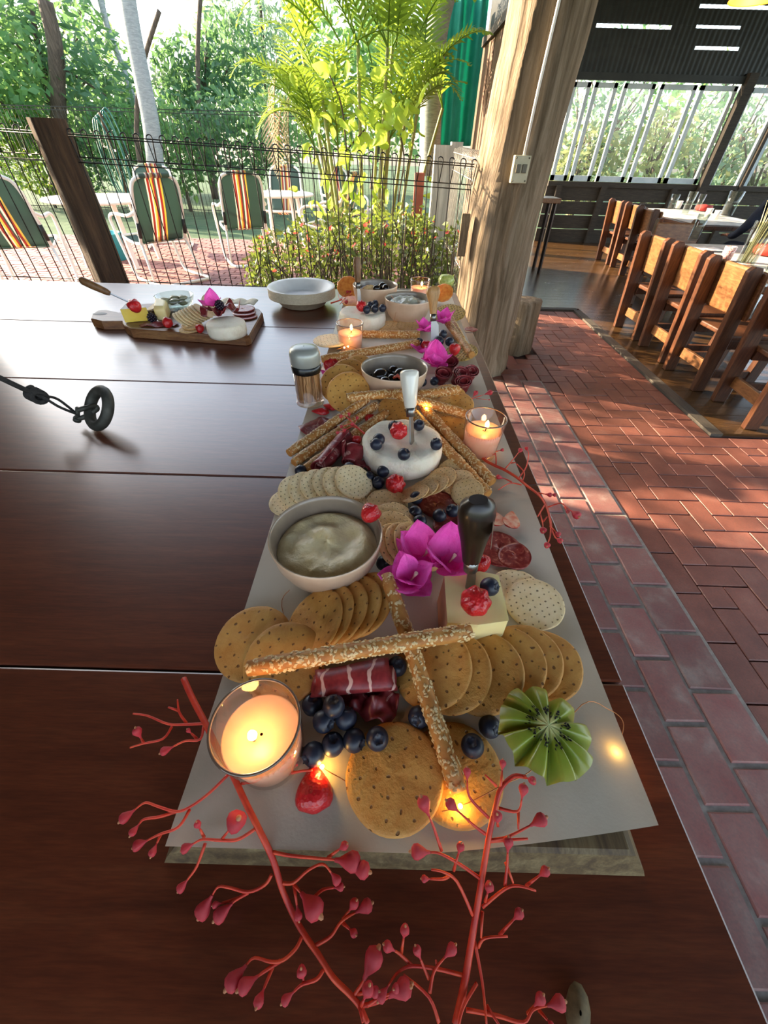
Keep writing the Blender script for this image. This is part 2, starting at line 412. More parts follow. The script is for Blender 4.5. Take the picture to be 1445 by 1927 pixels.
# upper wall of iron sheet with open slots
up = struct(MB().box((4.3, WY + 0.02, 2.13), (5.8, 0.06, 0.08)), 'wall_back_upper', M_iron, 'dark corrugated iron wall above the windows with bright slots', 'wall')
slots = [(2.42, 2.455, 4.45, 5.1), (2.60, 2.64, 2.9, 4.0), (2.62, 2.65, 4.35, 5.0), (2.80, 2.835, 4.3, 5.6)]
zc = sorted({2.16, 3.2} | {s[0] for s in slots} | {s[1] for s in slots})
for a, b in zip(zc[:-1], zc[1:]):
    cuts = sorted([(s[2], s[3]) for s in slots if s[0] <= a + 1e-6 and s[1] >= b - 1e-6]); x = 1.4
    for c0, c1 in cuts + [(7.4, 7.4)]:
        if c0 - x > 0.01:
            def fn(u, w, x=x, c0=c0, a=a, b=b):
                X = x + (c0 - x) * u; return V((X, WY + 0.02 + 0.006 * math.sin(X * 82), a + (b - a) * w))
            build(MB().grid(fn, max(2, int((c0 - x) * 60)), 1), 'iron_sheet', M_iron, up)
        x = c1
# windows
wx = [(2.78, 3.06), (3.12, 3.48), (3.58, 4.07), (4.15, 4.72), (4.79, 5.36), (5.56, 6.12), (6.2, 6.78)]
for i, (a, b) in enumerate(wx):
    m = MB(); z0, z1 = (0.90, 2.07) if i < 5 else (0.80, 2.06); yy = WY + 0.06; w = 0.055
    m.box(((a + b) / 2, yy, z0 + w / 2 + .01), (b - a, 0.05, w + .02)); m.box(((a + b) / 2, yy, z1 - w / 2), (b - a, 0.05, w))
    m.box((a + w / 2, yy, (z0 + z1) / 2), (w, 0.05, z1 - z0)); m.box((b - w / 2, yy, (z0 + z1) / 2), (w, 0.05, z1 - z0))
    o = struct(m, 'window_%d' % (i + 1), M_frame, ['narrow pale framed window half hidden by the grey pole', 'second pale framed window from the grey pole', 'third pale framed window from the grey pole', 'fourth pale framed window from the grey pole', 'pale framed window just left of the dark wall post', 'pale framed window just right of the dark wall post', 'rightmost pale framed window of the dining room'][i], 'window')
    build(MB().box(((a + b) / 2, yy, (z0 + z1) / 2), (b - a - w, 0.006, z1 - z0 - w)), 'pane', M_glass, o)
m = MB().box((5.46, WY - 0.02, 1.45), (0.14, 0.12, 1.5)); struct(m, 'trim_3', M_dark, 'dark upright post between the dining room windows', 'trim')
m = MB().box((6.14, WY + .02, 1.45), (0.05, 0.08, 1.5)); struct(m, 'trim_4', M_dark, 'thin dark upright between the two right windows', 'trim')
# brown board wall of the dining room's garden side, seen along its length behind the pole
WX = 1.03
bw = struct(MB().box((WX + 0.03, 5.85, 2.66), (0.03, 2.4, 1.0)), 'wall_side', M_iron, 'brown upright board wall behind the grey pole', 'wall')
y = 4.66
while y < 6.95:
    build(MB().box((WX + random.uniform(0, .012), y + 0.0925, 1.09), (0.025, 0.178, 2.18)), 'board', M_brown, bw); y += 0.188
build(MB().box((WX - 0.015, 5.85, 2.17), (0.05, 2.4, 0.07)), 'rail', M_dark, bw)

# ================================================================== the long table
tb = thing('long_table', 'long red-brown varnished plank table under the grazing board', 'table', (-1.1, 0.5, 0))
yb = [-0.44, -0.14, 0.161, 0.462, 0.776, 1.135, 1.552]; TX0, TX1 = -2.45, 0.236
for a, b in zip(yb[:-1], yb[1:]):
    o = build(MB().box(((TX0 + TX1) / 2, (a + b) / 2, T - 0.0225 + random.uniform(-.0006, 0)), (TX1 - TX0, b - a - 0.0022, 0.045)), 'plank', M_table, tb, True); bevel(o, 0.002, 2)
for x in (-2.2, 0.05):
    for y in (-0.3, 1.38): build(MB().box((x, y, (T - 0.045) / 2), (0.11, 0.11, T - 0.046)), 'leg', M_tleg, tb, True)
for x in (-2.2, 0.05): build(MB().box((x, 0.54, T - 0.1), (0.06, 1.6, 0.1)), 'rail', M_tleg, tb, True)

# grazing board: long timber slab with sloping edges
bo = thing('grazing_board', 'long weathered timber board carrying the whole spread under baking paper', 'board', (0.02, 0.74, T))
def edge(n, f): return [f(i / n) for i in range(n + 1)]
def ring(dx, dy, z):
    pts = []
    nz = lambda y, s: 0.004 * noise.noise(V((y * 3, s, 0)))
    for t in [i / 24 for i in range(25)]: pts.append(V((-0.148 + dx + nz(t, 1), 0.024 + dy + (1.436 - 2 * dy) * t, z)))
    for t in [i / 24 for i in range(25)]: pts.append(V((0.191 - dx + nz(1 - t, 5), 0.024 + dy + (1.436 - 2 * dy) * (1 - t), z)))
    return pts
m = MB(); r0 = ring(0.0, 0.0, T + 0.0008); r1 = ring(0.004, 0.002, T + 0.010); r2 = ring(0.016, 0.008, T + 0.0295); r3 = ring(0.02, 0.011, T + 0.031); n = len(r0)
m.add(r0 + r1 + r2 + r3, [(k * n + i, (k + 1) * n + i, (k + 1) * n + (i + 1) % n, k * n + (i + 1) % n) for k in range(3) for i in range(n)] + [tuple(range(3 * n, 4 * n))[::-1], tuple(range(n))])
build(m, 'slab', M_board, bo, True)
m = MB()
def pfn(u, w):
    x0, x1 = -0.139, 0.196
    x = x0 + (x1 - x0) * u
    yf = 0.030 + (0.018 * max(0, (x - 0.03) / 0.166) ** 1.3)
    y = yf + (1.425 - yf) * w ** 1.15
    x += 0.004 * noise.noise(V((y * 2.5, 3 * round(u), 0))) * (1 if u in (0, 1) else 0.3)
    z = B + 0.0022 * noise.noise(V((x * 11, y * 8, 2))) + 0.0008 * noise.noise(V((x * 45, y * 22, 5))) + 0.0014 * max(0, noise.noise(V((x * 9 + y * 16, x * 3, 8)))) ** 2
    if x > 0.168: z += 0.10 * (x - 0.168) * max(0.0, 1 - y * 3) - 0.06 * (x - 0.168)
    return V((x, y, max(z, B - 0.0003)))
m.grid(pfn, 40, 130)
o = solo(m, 'baking_paper', M_paper, 'wrinkled sheet of white baking paper laid over the long board', 'paper')

# ================================================================== pole, stump, posts
def rough_pole(pts, rad, mt, name, parent, seg=40, amp=0.02, ring=50, sc_=9):
    pts = smooth_path(pts, max(1, ring // (len(pts) - 1))); m = MB(); k = len(pts); vs = []
    for i, p in enumerate(pts):
        rr = rad(i / (k - 1))
        for j in range(seg):
            a = 2 * math.pi * j / seg
            q = noise.noise(V((math.cos(a) * sc_ * .35, math.sin(a) * sc_ * .35, p.z * 0.5))) * amp * 1.6 + noise.noise(V((math.cos(a) * sc_, math.sin(a) * sc_, p.z * 1.1 + 9))) * amp
            vs.append(p + V((math.cos(a), math.sin(a), 0)) * (rr + q))
    m.add(vs, [(i * seg + j, i * seg + (j + 1) % seg, (i + 1) * seg + (j + 1) % seg, (i + 1) * seg + j) for i in range(k - 1) for j in range(seg)], 0, True)
    m.add([vs[(k - 1) * seg + j] for j in range(seg)], [tuple(range(seg))])
    return build(m, name, mt, parent, True)
pp = thing('timber_pole', 'thick grey weathered tree trunk pole at the end of the table', 'pole', (0.693, 3.05, 0))
rough_pole([(0.69, 3.05, -0.01), (0.693, 3.05, 0.5), (0.69, 3.05, 0.9), (0.715, 3.05, 1.25), (0.735, 3.05, 1.55), (0.75, 3.05, 1.8), (0.78, 3.05, 3.16)], lambda t: 0.215 - 0.02 * t if t > 0.05 else 0.23, M_pole, 'trunk', pp)
m = MB(); m.lathe([(0.001, 0.40), (0.06, 0.404), (0.118, 0.40), (0.125, 0.385), (0.13, 0.2), (0.14, 0.0), (0.001, 0.0)][::-1], 20, wob=lambda a, z: 1 + 0.08 * math.sin(3 * a + 1) + 0.05 * math.sin(7 * a))
st = PY(980, 563, 3.42); m.xf(Matrix.Translation(V((1.09, 3.42, 0))) @ Matrix.Diagonal((1, 1, st.z / 0.4, 1)))
solo(m, 'log_stump', M_pole, 'short sawn grey log stump standing against the thick pole', 'stump')
o = thing('fence_post', 'dark split timber post with flat top holding the wire fence', 'post', (-1.85, 2.87, 0))
rough_pole([(-1.85, 2.87, -0.01), (-1.85, 2.87, 0.6), (-1.842, 2.87, 1.0), (-1.842, 2.87, 1.33)], lambda t: 0.098 - 0.012 * t, M_post, 'post_body', o, 24, 0.012, 30, 8)
o = thing('fence_post', 'whitish weathered post behind the wire fence corner', 'post', (0.45, 4.25, 0))
build(MB().box((0.39, 4.25, 0.64), (0.13, 0.12, 1.28)), 'post_body', M_wpost, o, True); build(MB().box((0.50, 4.27, 0.65), (0.09, 0.1, 1.30)), 'post_body', M_wpost, o, True)
o = solo(MB().box((0.235, 4.6, 0.55), (0.09, 0.06, 1.1)), 'garden_stake', mat('red brown stain', '#7a3a2c', '#8a4a38', rough=0.7, scale=9), 'red-brown painted stake beside the white post', 'stake')
bevel(o, .008)
o = thing('verandah_post', 'pale grey verandah post at the left end of the table', 'post', (-2.45, 2.3, 0))
build(MB().box((-2.53, 2.35, 1.58), (0.14, 0.14, 3.16)), 'post_body', M_wpost, o, True)

# switch box and conduit on the pole
q = PY(979, 319, 2.83)
o = thing('switch_box', 'square cream double light switch box on the grey pole', 'switch', q)
sw = mat('cream plastic', '#b8ae90', '#c4ba9c', rough=0.4, scale=20); swd = mat('dark rocker', '#5c5442', rough=0.4)
o2 = build(MB().box((0, 0.01, 0), (0.088, 0.045, 0.115)), 'box', sw, o); bevel(o2, .004)
for dx in (-0.017, 0.017): bevel(build(MB().box((dx, -0.016, 0.004), (0.024, 0.014, 0.036)), 'rocker', swd, o), .002)
for dx, dz in ((-.034, .047), (.034, .047), (-.034, -.047), (.034, -.047)): build(MB().lathe([(.004, 0), (.004, .004), (.0001, .005)], 8).xf(TR((dx, -0.012, dz), Matrix.Rotation(R(90), 3, 'X'))), 'screw', swd, o)
m = MB().tube([q + V((0.005, 0.0, 0.055)), q + V((0.012, 0.005, 0.3)), q + V((0.03, 0.01, 0.62)), q + V((0.05, 0.02, 2.0))], 0.0075, 10)
solo(m, 'conduit_pipe', mat('white conduit', '#e8e4da', rough=0.4), 'thin white conduit pipe running up the grey pole', 'pipe')

# ================================================================== wire fence
def wire_fence(p0, p1, H, name, label, rail_gap=0.115, sp=0.0665, bot=0.12, r=0.0031, loopw=0.03):
    p0, p1 = V(p0), V(p1); d = p1 - p0; L = math.hypot(d.x, d.y); n = int(L / sp); u = V((d.x, d.y, 0)).normalized(); s_ = V((-u.y, u.x, 0))
    o = thing(name, label, 'fence', V((p0.x, p0.y, 0)))
    hh = H
    pts = [V((0, 0, -hh)), V((0, 0, -rail_gap - 0.03))]
    pts += [-u * loopw * .5 + V((0, 0, -0.02))] + [u * (loopw * .5 * math.cos(a)) + s_ * 0.008 * math.sin(a) + V((0, 0, -0.012 + 0.012 * math.sin(a))) for a in [math.pi * (1 - k / 6) for k in range(7)]]
    pts += [u * loopw * .5 + V((0, 0, -0.02)), V((0, 0, -rail_gap)) + u * 0.003]
    me = MB().tube(pts, r, 6).mesh('wire')
    for i in range(n + 1):
        w = link('wire', me, M_black, o); q = p0 + d * (i / n); w.location = V((q.x, q.y, q.z)) - V((p0.x, p0.y, 0))
        w.rotation_euler = (random.uniform(-.006, .006), random.uniform(-.006, .006), 0)
    for dz, off in ((-0.022, 0.004), (-0.032, -0.004), (-rail_gap, 0.004), (-rail_gap - 0.022, -0.004), (-H * .6, 0.004), (-H + 0.1, 0.004)):
        build(MB().tube([p0 + V((0, 0, dz)) + s_ * off, (p0 + p1) / 2 + V((0, 0, dz + .004)) + s_ * off, p1 + V((0, 0, dz)) + s_ * off], r * 0.95, 6), 'rail', M_black, o, True)
    return o
wire_fence((-2.62, 2.80, 1.325), (0.475, 3.06, 1.215), 1.2, 'wire_fence', 'black loop-top wire fence running behind the table')
M_galv = mat('pale galvanised wire', '#a8a49a', rough=0.4, metal=0.6)
def gate():
    o = thing('wire_gate', 'narrow pale wire gate side-on between white post and grey pole', 'gate', (0.5, 3.6, 0))
    p0, p1 = V((0.47, 4.15, 1.26)), V((0.50, 3.20, 1.235)); d = p1 - p0
    for i in range(18):
        q = p0 + d * (i / 17)
        pts = [q + V((0, 0, -1.15)), q + V((0, 0, -0.1)), q + V((0.02, 0, -.01)), q + V((0.055, 0, 0.012)), q + V((0.085, 0, -0.02)), q + V((0.06, 0, -0.07)), q + V((0.0, 0, -0.12))]
        build(MB().tube(smooth_path(pts, 3), 0.002, 5), 'wire', M_galv, o, True)
    for dz in (-0.02, -0.12, -0.6, -1.05): build(MB().tube([p0 + V((0, 0, dz)), p1 + V((0, 0, dz))], 0.003, 6), 'rail', M_galv, o, True)
    build(MB().tube([p0 + V((.08, 0, -.02)), p1 + V((.08, 0, -.02))], 0.003, 6), 'rail', M_galv, o, True)
gate()
q = PY(872, 443, 2.97)
o = bevel(solo(MB().box(q, (0.05, 0.035, 0.22)), 'gate_latch_block', wood_mat('brown latch timber', '#5a4630', '#7a6244', '#927a58', .7, s=(14, 14, 2)), 'brown timber block hanging at the fence end by the pole', 'block'), .004)
# second fence far behind the lawn
o = thing('far_wire_fence', 'dark wire fence at the far side of the lawn', 'fence', (-4, 11.5, 0))
m = MB()
x = -10.5
while x < 0.2:
    m.tube([V((x, 11.5, 0.0)), V((x, 11.5, 1.75))], 0.006, 3, False); x += 0.085
build(m, 'wires', M_black, o, True, kind='stuff')
for z in (0.1, 0.9, 1.7, 1.75): build(MB().box((-5.1, 11.5, z), (10.8, 0.012, 0.012)), 'rail', M_black, o, True)

# ================================================================== patio furniture
def sling_mat():
    t = NT('striped sling fabric'); tc = t.n('TexCoord'); sx = t.n('SeparateXYZ'); t.l(tc.outputs['Object'], sx.inputs[0])
    f = t.math('ADD', t.math('MULTIPLY', sx.outputs[0], 2.0), 0.5)
    G, Wh, Rd, Yl = '#5c746a', '#e6e0d0', '#a8504a', '#d8c070'
    c = t.ramp(f, [(0, G), (0.30, Wh), (0.33, Rd), (0.38, Wh), (0.41, Yl), (0.45, Rd), (0.49, G), (0.52, Wh), (0.56, Rd), (0.61, Yl), (0.65, G)], 'CONSTANT')
    t.col(c); t.b.inputs['Roughness'].default_value = 0.8; t.leafy(c, 0.45)
    return t.m
M_sling = sling_mat(); M_white = mat('white powder coated tube', '#e8e4dc', rough=0.35); M_wplas = mat('white plastic table', '#f0eee8', rough=0.4)
M_blackfit = mat('black fitting', '#1a1a1a', rough=0.5)
def sling_chair():
    o = thing('sling_chair', '', 'chair')
    w = 0.27; r = 0.017
    # back frame: inverted U leaning back; y = forwards
    pts = [(-w, 0.02, 0.40), (-w, -0.10, 0.72), (-w + 0.02, -0.17, 0.92), (-w + 0.10, -0.19, 0.985), (0, -0.193, 1.0), (w - 0.10, -0.19, 0.985), (w - 0.02, -0.17, 0.92), (w, -0.10, 0.72), (w, 0.02, 0.40)]
    build(MB().tube(smooth_path(pts, 4), r, 8), 'back_frame', M_white, o)
    build(MB().tube(smooth_path([(-w, 0.0, 0.40), (-w, 0.2, 0.39), (-w, 0.44, 0.43), (-w + .06, 0.48, 0.43), (0, 0.485, 0.43), (w - .06, 0.48, 0.43), (w, 0.44, 0.43), (w, 0.2, 0.39), (w, 0.0, 0.40)], 4), r, 8), 'seat_frame', M_white, o)
    for s in (-1, 1):
        x = s * (w + 0.045)
        pts = [(s * w, -0.09, 0.70), (x, 0.02, 0.66), (x, 0.30, 0.655), (x, 0.46, 0.63), (x, 0.50, 0.54), (x, 0.40, 0.20), (x, 0.33, 0.05), (x, 0.22, 0.02), (x, -0.18, 0.02), (x - s * .04, -0.30, 0.02)]
        build(MB().tube(smooth_path(pts, 4), r, 8), 'arm_runner', M_white, o)
        build(MB().tube([(s * w, -0.06, 0.60), (s * w, -0.02, 0.46)], 0.021, 8), 'sleeve', M_blackfit, o)
        build(MB().tube([(x, -0.1, 0.02), (s * w, 0.02, 0.40)], 0.014, 8), 'leg', M_white, o)
    build(MB().tube([(-w - .01, -0.30, 0.02), (w + .01, -0.30, 0.02)], r, 8), 'stretcher', M_white, o)
    def bk(u, v):
        t = v; y = 0.05 + (-0.185 - 0.05) * t - 0.03 * math.sin(math.pi * t); z = 0.40 + 0.575 * t
        ww = (w - 0.012) * (1 - 0.38 * max(0, (t - 0.86) / 0.14) ** 2); return V(((u * 2 - 1) * ww, y + 0.01 * math.cos((u - .5) * 3), z))
    s1 = build(MB().grid(bk, 10, 12), 'back_sling', M_sling, o)
    build(MB().tube([(-0.165, -0.19, 0.995), (0.165, -0.19, 0.995)], 0.023, 10), 'sleeve_hem', M_sling, s1)
    s2 = build(MB().grid(lambda u, v: V(((u * 2 - 1) * (w - 0.012), 0.04 + 0.44 * v, 0.40 - 0.045 * math.sin(math.pi * v) + 0.03 * v)), 10, 8), 'seat_sling', M_sling, o)
    for q in (s1, s2): md = q.modifiers.new('thick', 'SOLIDIFY'); md.thickness = 0.003
    return o
ch0 = sling_chair()
def at_floor(px, py): p = P(px, py, 0); return V((p.x, p.y, 0))
pch = [  # base point in the photo, facing in degrees (0 = away from camera), label
    ((-3.95, 4.85, 0), 25, 'large striped sling chair cut by the left edge, back turned'),
    ((-3.62, 7.55, 0), 196, 'striped sling chair facing us behind the near white table'),
    ((-2.68, 5.45, 0), 52, 'striped sling chair between dark post and bush, back turned'),
    ((-2.02, 6.55, 0), 28, 'striped sling chair at the far white table, back turned'),
    ((-1.9, 8.75, 0), 180, 'striped sling chair furthest away behind the far white table'),
    ((-0.95, 8.6, 0), 212, 'striped sling chair beside the furthest one, white stripes showing'),
    ((-0.72, 6.95, 0), 75, 'sunlit striped sling chair next to the flowering bush'),
]
for i, (l, a, lab) in enumerate(pch):
    M_ = TR(l, Matrix.Rotation(R(a), 3, 'Z'), 1.0)
    if i == 0: ch0.matrix_world = M_; MW[ch0.name] = M_; ch0['label'] = lab; ch0['group'] = 'sling chairs on the patio'
    else: dup(ch0, M_, lab, 'sling chairs on the patio')
def round_table(loc, r, label, h=0.72):
    o = thing('patio_table', label, 'table', loc, None, 'white patio tables')
    build(MB().lathe([(0.001, h - .03), (r * .96, h - 0.03), (r, h - 0.02), (r, h - 0.006), (r * .985, h), (0.001, h)], 40), 'tabletop', M_wplas, o)
    for k in range(4):
        a = R(45 + 90 * k); build(MB().beam((math.cos(a) * r * .72, math.sin(a) * r * .72, 0), (math.cos(a) * r * .6, math.sin(a) * r * .6, h - .03), 0.05, 0.04), 'leg', M_wplas, o)
    return o
round_table((-3.75, 6.3, 0), 0.66, 'white round patio table behind the dark fence post')
round_table((-1.75, 7.65, 0), 0.52, 'white round patio table further back among sling chairs')
m = MB().lathe([(0.001, 0.0), (0.15, 0.0), (0.19, 0.3), (0.2, 0.3), (0.2, 0.32), (0.18, 0.32), (0.15, 0.02), (0.001, 0.02)], 24, (-4.0, 6.5, 0))
solo(m, 'blue_tub', mat('turquoise plastic', '#48b8d0', rough=0.4), 'turquoise plastic tub under the near white table', 'tub')
m = MB().lathe([(0.001, 0), (0.25, 0.02), (0.26, 0.25), (0.18, 0.42), (0.001, 0.46)], 14, wob=lambda a, z: 1 + .15 * math.sin(2 * a + 3 * z) + .08 * math.sin(5 * a + 9 * z)); m.xf(Matrix.Translation(V((-0.35, 8.9, 0))))
solo(m, 'garden_rock', mat('mottled rock', '#6a6464', '#a09894', rough=0.9, scale=14, bump=.6), 'grey mottled rock behind the flowering bush', 'rock')
o = thing('hose_coil', 'coil of green garden hose hanging behind the dark post', 'hose', (-5.4, 9.8, 0.3))
M_hose = mat('green hose', '#2a6a5c', rough=0.4)
for k in range(5):
    c = V((-5.4 + 0.05 * k, 9.8 + .02 * k, 1.0)); a = 0.13 + 0.02 * (k % 3)
    build(MB().tube([c + V((a * math.cos(t), 0, 0.55 * math.sin(t) * (1 + .06 * k))) for t in [2 * math.pi * j / 28 for j in range(29)]], 0.011, 6, False), 'loop', M_hose, o, True)
build(MB().tube([(-5.3, 9.84, 0.0), (-5.3, 9.84, 1.62)], 0.03, 8), 'stake', M_post, o, True)

# ================================================================== garden plants
def leaf_mat(name, a, b, leaf=0.5, rough=0.5, lc=None, scale=3):
    t = NT(name); v = t.coords((1, 1, 1), False); c = t.ramp(t.noise(v, scale, 3), [(0.35, a), (0.65, b)])
    t.col(c); t.b.inputs['Roughness'].default_value = rough; t.leafy(lc or t.mix(0.5, c, '#d8e060', 'SCREEN') if lc is None else lc, leaf); return t.m
L_dark = leaf_mat('dark green leaves', '#315a40', '#4e7454', 0.36, lc='#7aa462')
L_mid = leaf_mat('green leaves', '#3c6c40', '#608e52', 0.36, lc='#94bc68')
L_grey = leaf_mat('grey green gum leaves', '#587a64', '#7e9a7c', 0.36, lc='#9cb88a')
L_gold = leaf_mat('golden palm leaflets', '#4a7028', '#7c9636', 0.42, lc='#9cb43a', scale=1.5)
L_lime = leaf_mat('lime climber leaves', '#7aa438', '#a0c048', 0.5, lc='#c8dc54')
L_pale = leaf_mat('pale sunlit leaves', '#7e8e5c', '#a0a874', 0.36, lc='#b4bc80')
L_dry = leaf_mat('dry hanging palm fronds', '#8a7460', '#b0a088', 0.3, lc='#b8a488')
M_trunk = bark('pale ringed trunk', '#6e7474', '#8c9292', '#a4a8a6', st=(2, 2, 9), bump=.4, d=.01)
M_trunkd = bark('dark tree bark', '#2c241e', '#4a3e34', '#6a5c4e')
def leaves(m, c, r, n, size, asp=2.2, sq=(1, 1, 1), droop=0.0):
    for _ in range(n):
        while True:
            d = V((random.uniform(-1, 1), random.uniform(-1, 1), random.uniform(-1, 1)))
            if 0.25 < d.length < 1: break
        p = c + V((d.x * r * sq[0], d.y * r * sq[1], d.z * r * sq[2]))
        a = V((random.gauss(0, 1), random.gauss(0, 1), random.gauss(-droop, 0.7))).normalized(); b = a.orthogonal().normalized()
        b = (Matrix.Rotation(random.uniform(0, 6.28), 3, a) @ b); L = size * random.uniform(.7, 1.3); w = L / asp * .5
        m.add([p, p + a * L * .45 + b * w, p + a * L, p + a * L * .45 - b * w], [(0, 1, 2, 3)])
def tree(base, top, blobs, lm, n, size, label, name='tree', tr=0.12, tm=None, asp=2.2, droop=0.3, group='trees beyond the lawn'):
    base, top = V(base), V(top); o = thing(name, label, 'tree', base, None, group)
    mid = (base + top) / 2 + V((random.uniform(-.3, .3), 0, 0))
    build(MB().tube(smooth_path([base, mid, top], 6), [tr * (1 - .6 * i / 12) for i in range(13)], 8), 'trunk', tm or M_trunkd, o, True)
    for c, r, *sq in blobs[:6]:
        c = V(c); a = base.lerp(top, random.uniform(.45, .8)); build(MB().tube(smooth_path([a, (a + c) / 2 + V((0, 0, .1)), c], 4), [tr * .4 * (1 - .08 * i) for i in range(9)], 5), 'branch', tm or M_trunkd, o, True)
    m = MB(); tot = sum(b[1] ** 2 for b in blobs)
    for b in blobs: leaves(m, V(b[0]), b[1], int(n * b[1] ** 2 / tot), size, asp, b[2] if len(b) > 2 else (1, 1, 1), droop)
    build(m, 'foliage', lm, o, True); return o
def bl(px, py, y, r, sq=(1, 1, 1)): return (PY(px, py, y), r, sq)
def tbase(px, y): p = PY(px, 350, y); return (p.x, y, -0.05)
tree(tbase(90, 14), PY(60, 20, 14), [bl(30, 130, 14, 1.3), bl(120, 60, 14.5, 1.2), bl(200, 180, 13.5, .9), bl(-20, 40, 14, 1.3)], L_dark, 2600, .30, 'dark leafy tree at the far left behind the lawn', asp=3.5)
tree(tbase(140, 18), PY(150, 20, 18), [bl(60, 190, 18, 1.6), bl(180, 150, 18, 1.5), bl(250, 225, 17.5, 1.0), bl(120, 235, 17, 1.2)], L_mid, 3600, .26, 'mid green tree behind the pale leaning trunk')
tree(tbase(400, 16), PY(390, 60, 16), [bl(370, 170, 16, 1.2), bl(440, 110, 16.5, 1.0), bl(350, 230, 15.5, 1.1), bl(330, 130, 16, .6)], L_dark, 3600, .24, 'dense blue-green tree right of the pale trunk', droop=.8, asp=3)
tree(tbase(480, 20), PY(490, 10, 20), [bl(480, 60, 20, 1.6), bl(520, 150, 20, 1.7), bl(450, 210, 19, 1.3), bl(410, 40, 20, .8)], L_grey, 3600, .28, 'tall grey-green gum tree left of the golden palm', droop=.8, asp=4)
tree(tbase(700, 22), PY(720, 10, 22), [bl(640, 60, 22, 2.0), bl(760, 80, 22, 1.9), bl(700, 180, 21, 1.9), bl(600, 200, 20, 1.5), bl(790, 200, 20, 1.5)], L_mid, 4200, .30, 'broad green tree behind the golden palm')
tree(tbase(-40, 12.5), PY(-60, 60, 12.5), [bl(10, 200, 12.5, .7), bl(-30, 120, 12.5, 1.2)], L_mid, 1500, .22, 'low bushy tree cut by the left edge')
# unseen loose-crowned tree, added left of the view; its leaves break up the low sun
tree((-7.6, 5.1, -.05), (-7.4, 5.1, 3.4), [((-7.3, 4.9, 2.9), 1.0), ((-7.0, 5.6, 3.3), .9), ((-7.6, 4.4, 3.5), .9), ((-7.4, 6.4, 2.6), .8)], L_mid, 300, .24, 'unseen loose-crowned tree added left of the view to dapple the sun', droop=.5)
# hedge shrubs along the far fence
for i, (px, py, y, r, lm, lab) in enumerate([(60, 290, 12.6, .9, L_gold, 'sunlit yellow-green shrub at the left behind the far fence'), (150, 305, 13, .8, L_dark, 'dark shrub behind the hose coil'), (230, 270, 12.8, .8, L_mid, 'green shrub behind the far fence left of the pale trunk'), (330, 285, 12.6, .9, L_mid, 'green shrub behind the far fence right of the pale trunk'), (420, 270, 12.9, 1.0, L_dark, 'dark green shrub behind the far white table'), (510, 270, 12.6, .9, L_mid, 'green shrub behind the far fence beside the palm'), (-30, 250, 12.8, 1.2, L_mid, 'green shrub at the far left edge behind the fence')]):
    c = PY(px, py, y); o = thing('shrub', lab, 'shrub', (c.x, c.y, -.05), None, 'shrubs along the far fence')
    build(MB().tube([(c.x, c.y, -.05), (c.x, c.y, c.z)], [.04, .02], 6), 'stem', M_trunkd, o, True)
    m = MB(); leaves(m, c, r, 900, .16, 2, (1, .6, .95)); build(m, 'foliage', lm, o, True)
# pale leaning palm trunk and thin trunks
def trunk(pts, r0, r1, name, label, mt=None):
    pts = smooth_path(pts, 5); k = len(pts)
    return solo(MB().tube(pts, [r0 + (r1 - r0) * i / (k - 1) for i in range(k)], 12), name, mt or M_trunk, label, 'tree')
yy = 10.2
trunk([V((PY(298, 350, yy).x, yy, -.06)), PY(298, 350, yy), PY(285, 240, yy), PY(268, 150, yy), PY(250, 60, yy), PY(236, -30, yy)], .17, .12, 'palm_tree', 'pale ringed palm trunk leaning left behind the patio')
trunk([V((PY(262, 300, 11).x, 11, -.06)), PY(262, 300, 11), PY(258, 200, 11), PY(272, 110, 11), PY(300, 20, 11)], .05, .035, 'bare_tree', 'thin dark trunk crossing behind the pale palm trunk', M_trunkd)
trunk([PY(118, 330, 13), PY(110, 200, 13), PY(104, 90, 13), PY(84, 0, 13)], .16, .14, 'bare_tree', 'thick dark trunk at the upper left among leaves', M_trunkd)
trunk([PY(300, 330, 14.8), PY(240, 150, 14.8), PY(205, 60, 14.8), PY(185, -20, 14.8)], .05, .075, 'bare_tree', 'short pale trunk piece at the top left of the palm trunk', M_trunk)
trunk([PY(376, 330, 15), PY(375, 230, 15), PY(372, 100, 15), PY(378, -20, 15)], .06, .05, 'bare_tree', 'slender dark trunk inside the blue-green tree', M_trunkd)

def frond(m, base, d, L, n=22, w=0.32, droop=0.5, up=V((0, 0, 1)), lw=0.02):
    "one pinnate leaf: rachis and leaflets"
    d = V(d).normalized(); pts = []; p = V(base); dd = d.copy()
    for i in range(n + 1):
        pts.append(p.copy()); p = p + dd * (L / n); dd = (dd + V((0, 0, -droop / n * (0.5 + 1.6 * i / n)))).normalized()
    m.tube(pts, [lw * .5 * (1 - .8 * i / n) for i in range(n + 1)], 4, False)
    for i in range(3, n + 1):
        t = i / n; tg = (pts[i] - pts[i - 1]).normalized(); s_ = tg.cross(up)
        if s_.length < .05: s_ = V((1, 0, 0))
        s_.normalize(); nn = s_.cross(tg); ll = w * math.sin(math.pi * min(1, .18 + .8 * t)) ** .7
        for s in (-1, 1):
            a = (s_ * s * .85 + tg * .55 + nn * .25).normalized(); q = pts[i]; m1 = q + a * ll * .5 + V((0, 0, -.02)); e = q + a * ll + V((0, 0, -.35 * ll * random.uniform(.4, 1.2)))
            b = tg * lw * .8; m.add([q - b, q + b, m1 + b, e, m1 - b], [(0, 1, 2, 4), (4, 2, 3)])
    return m
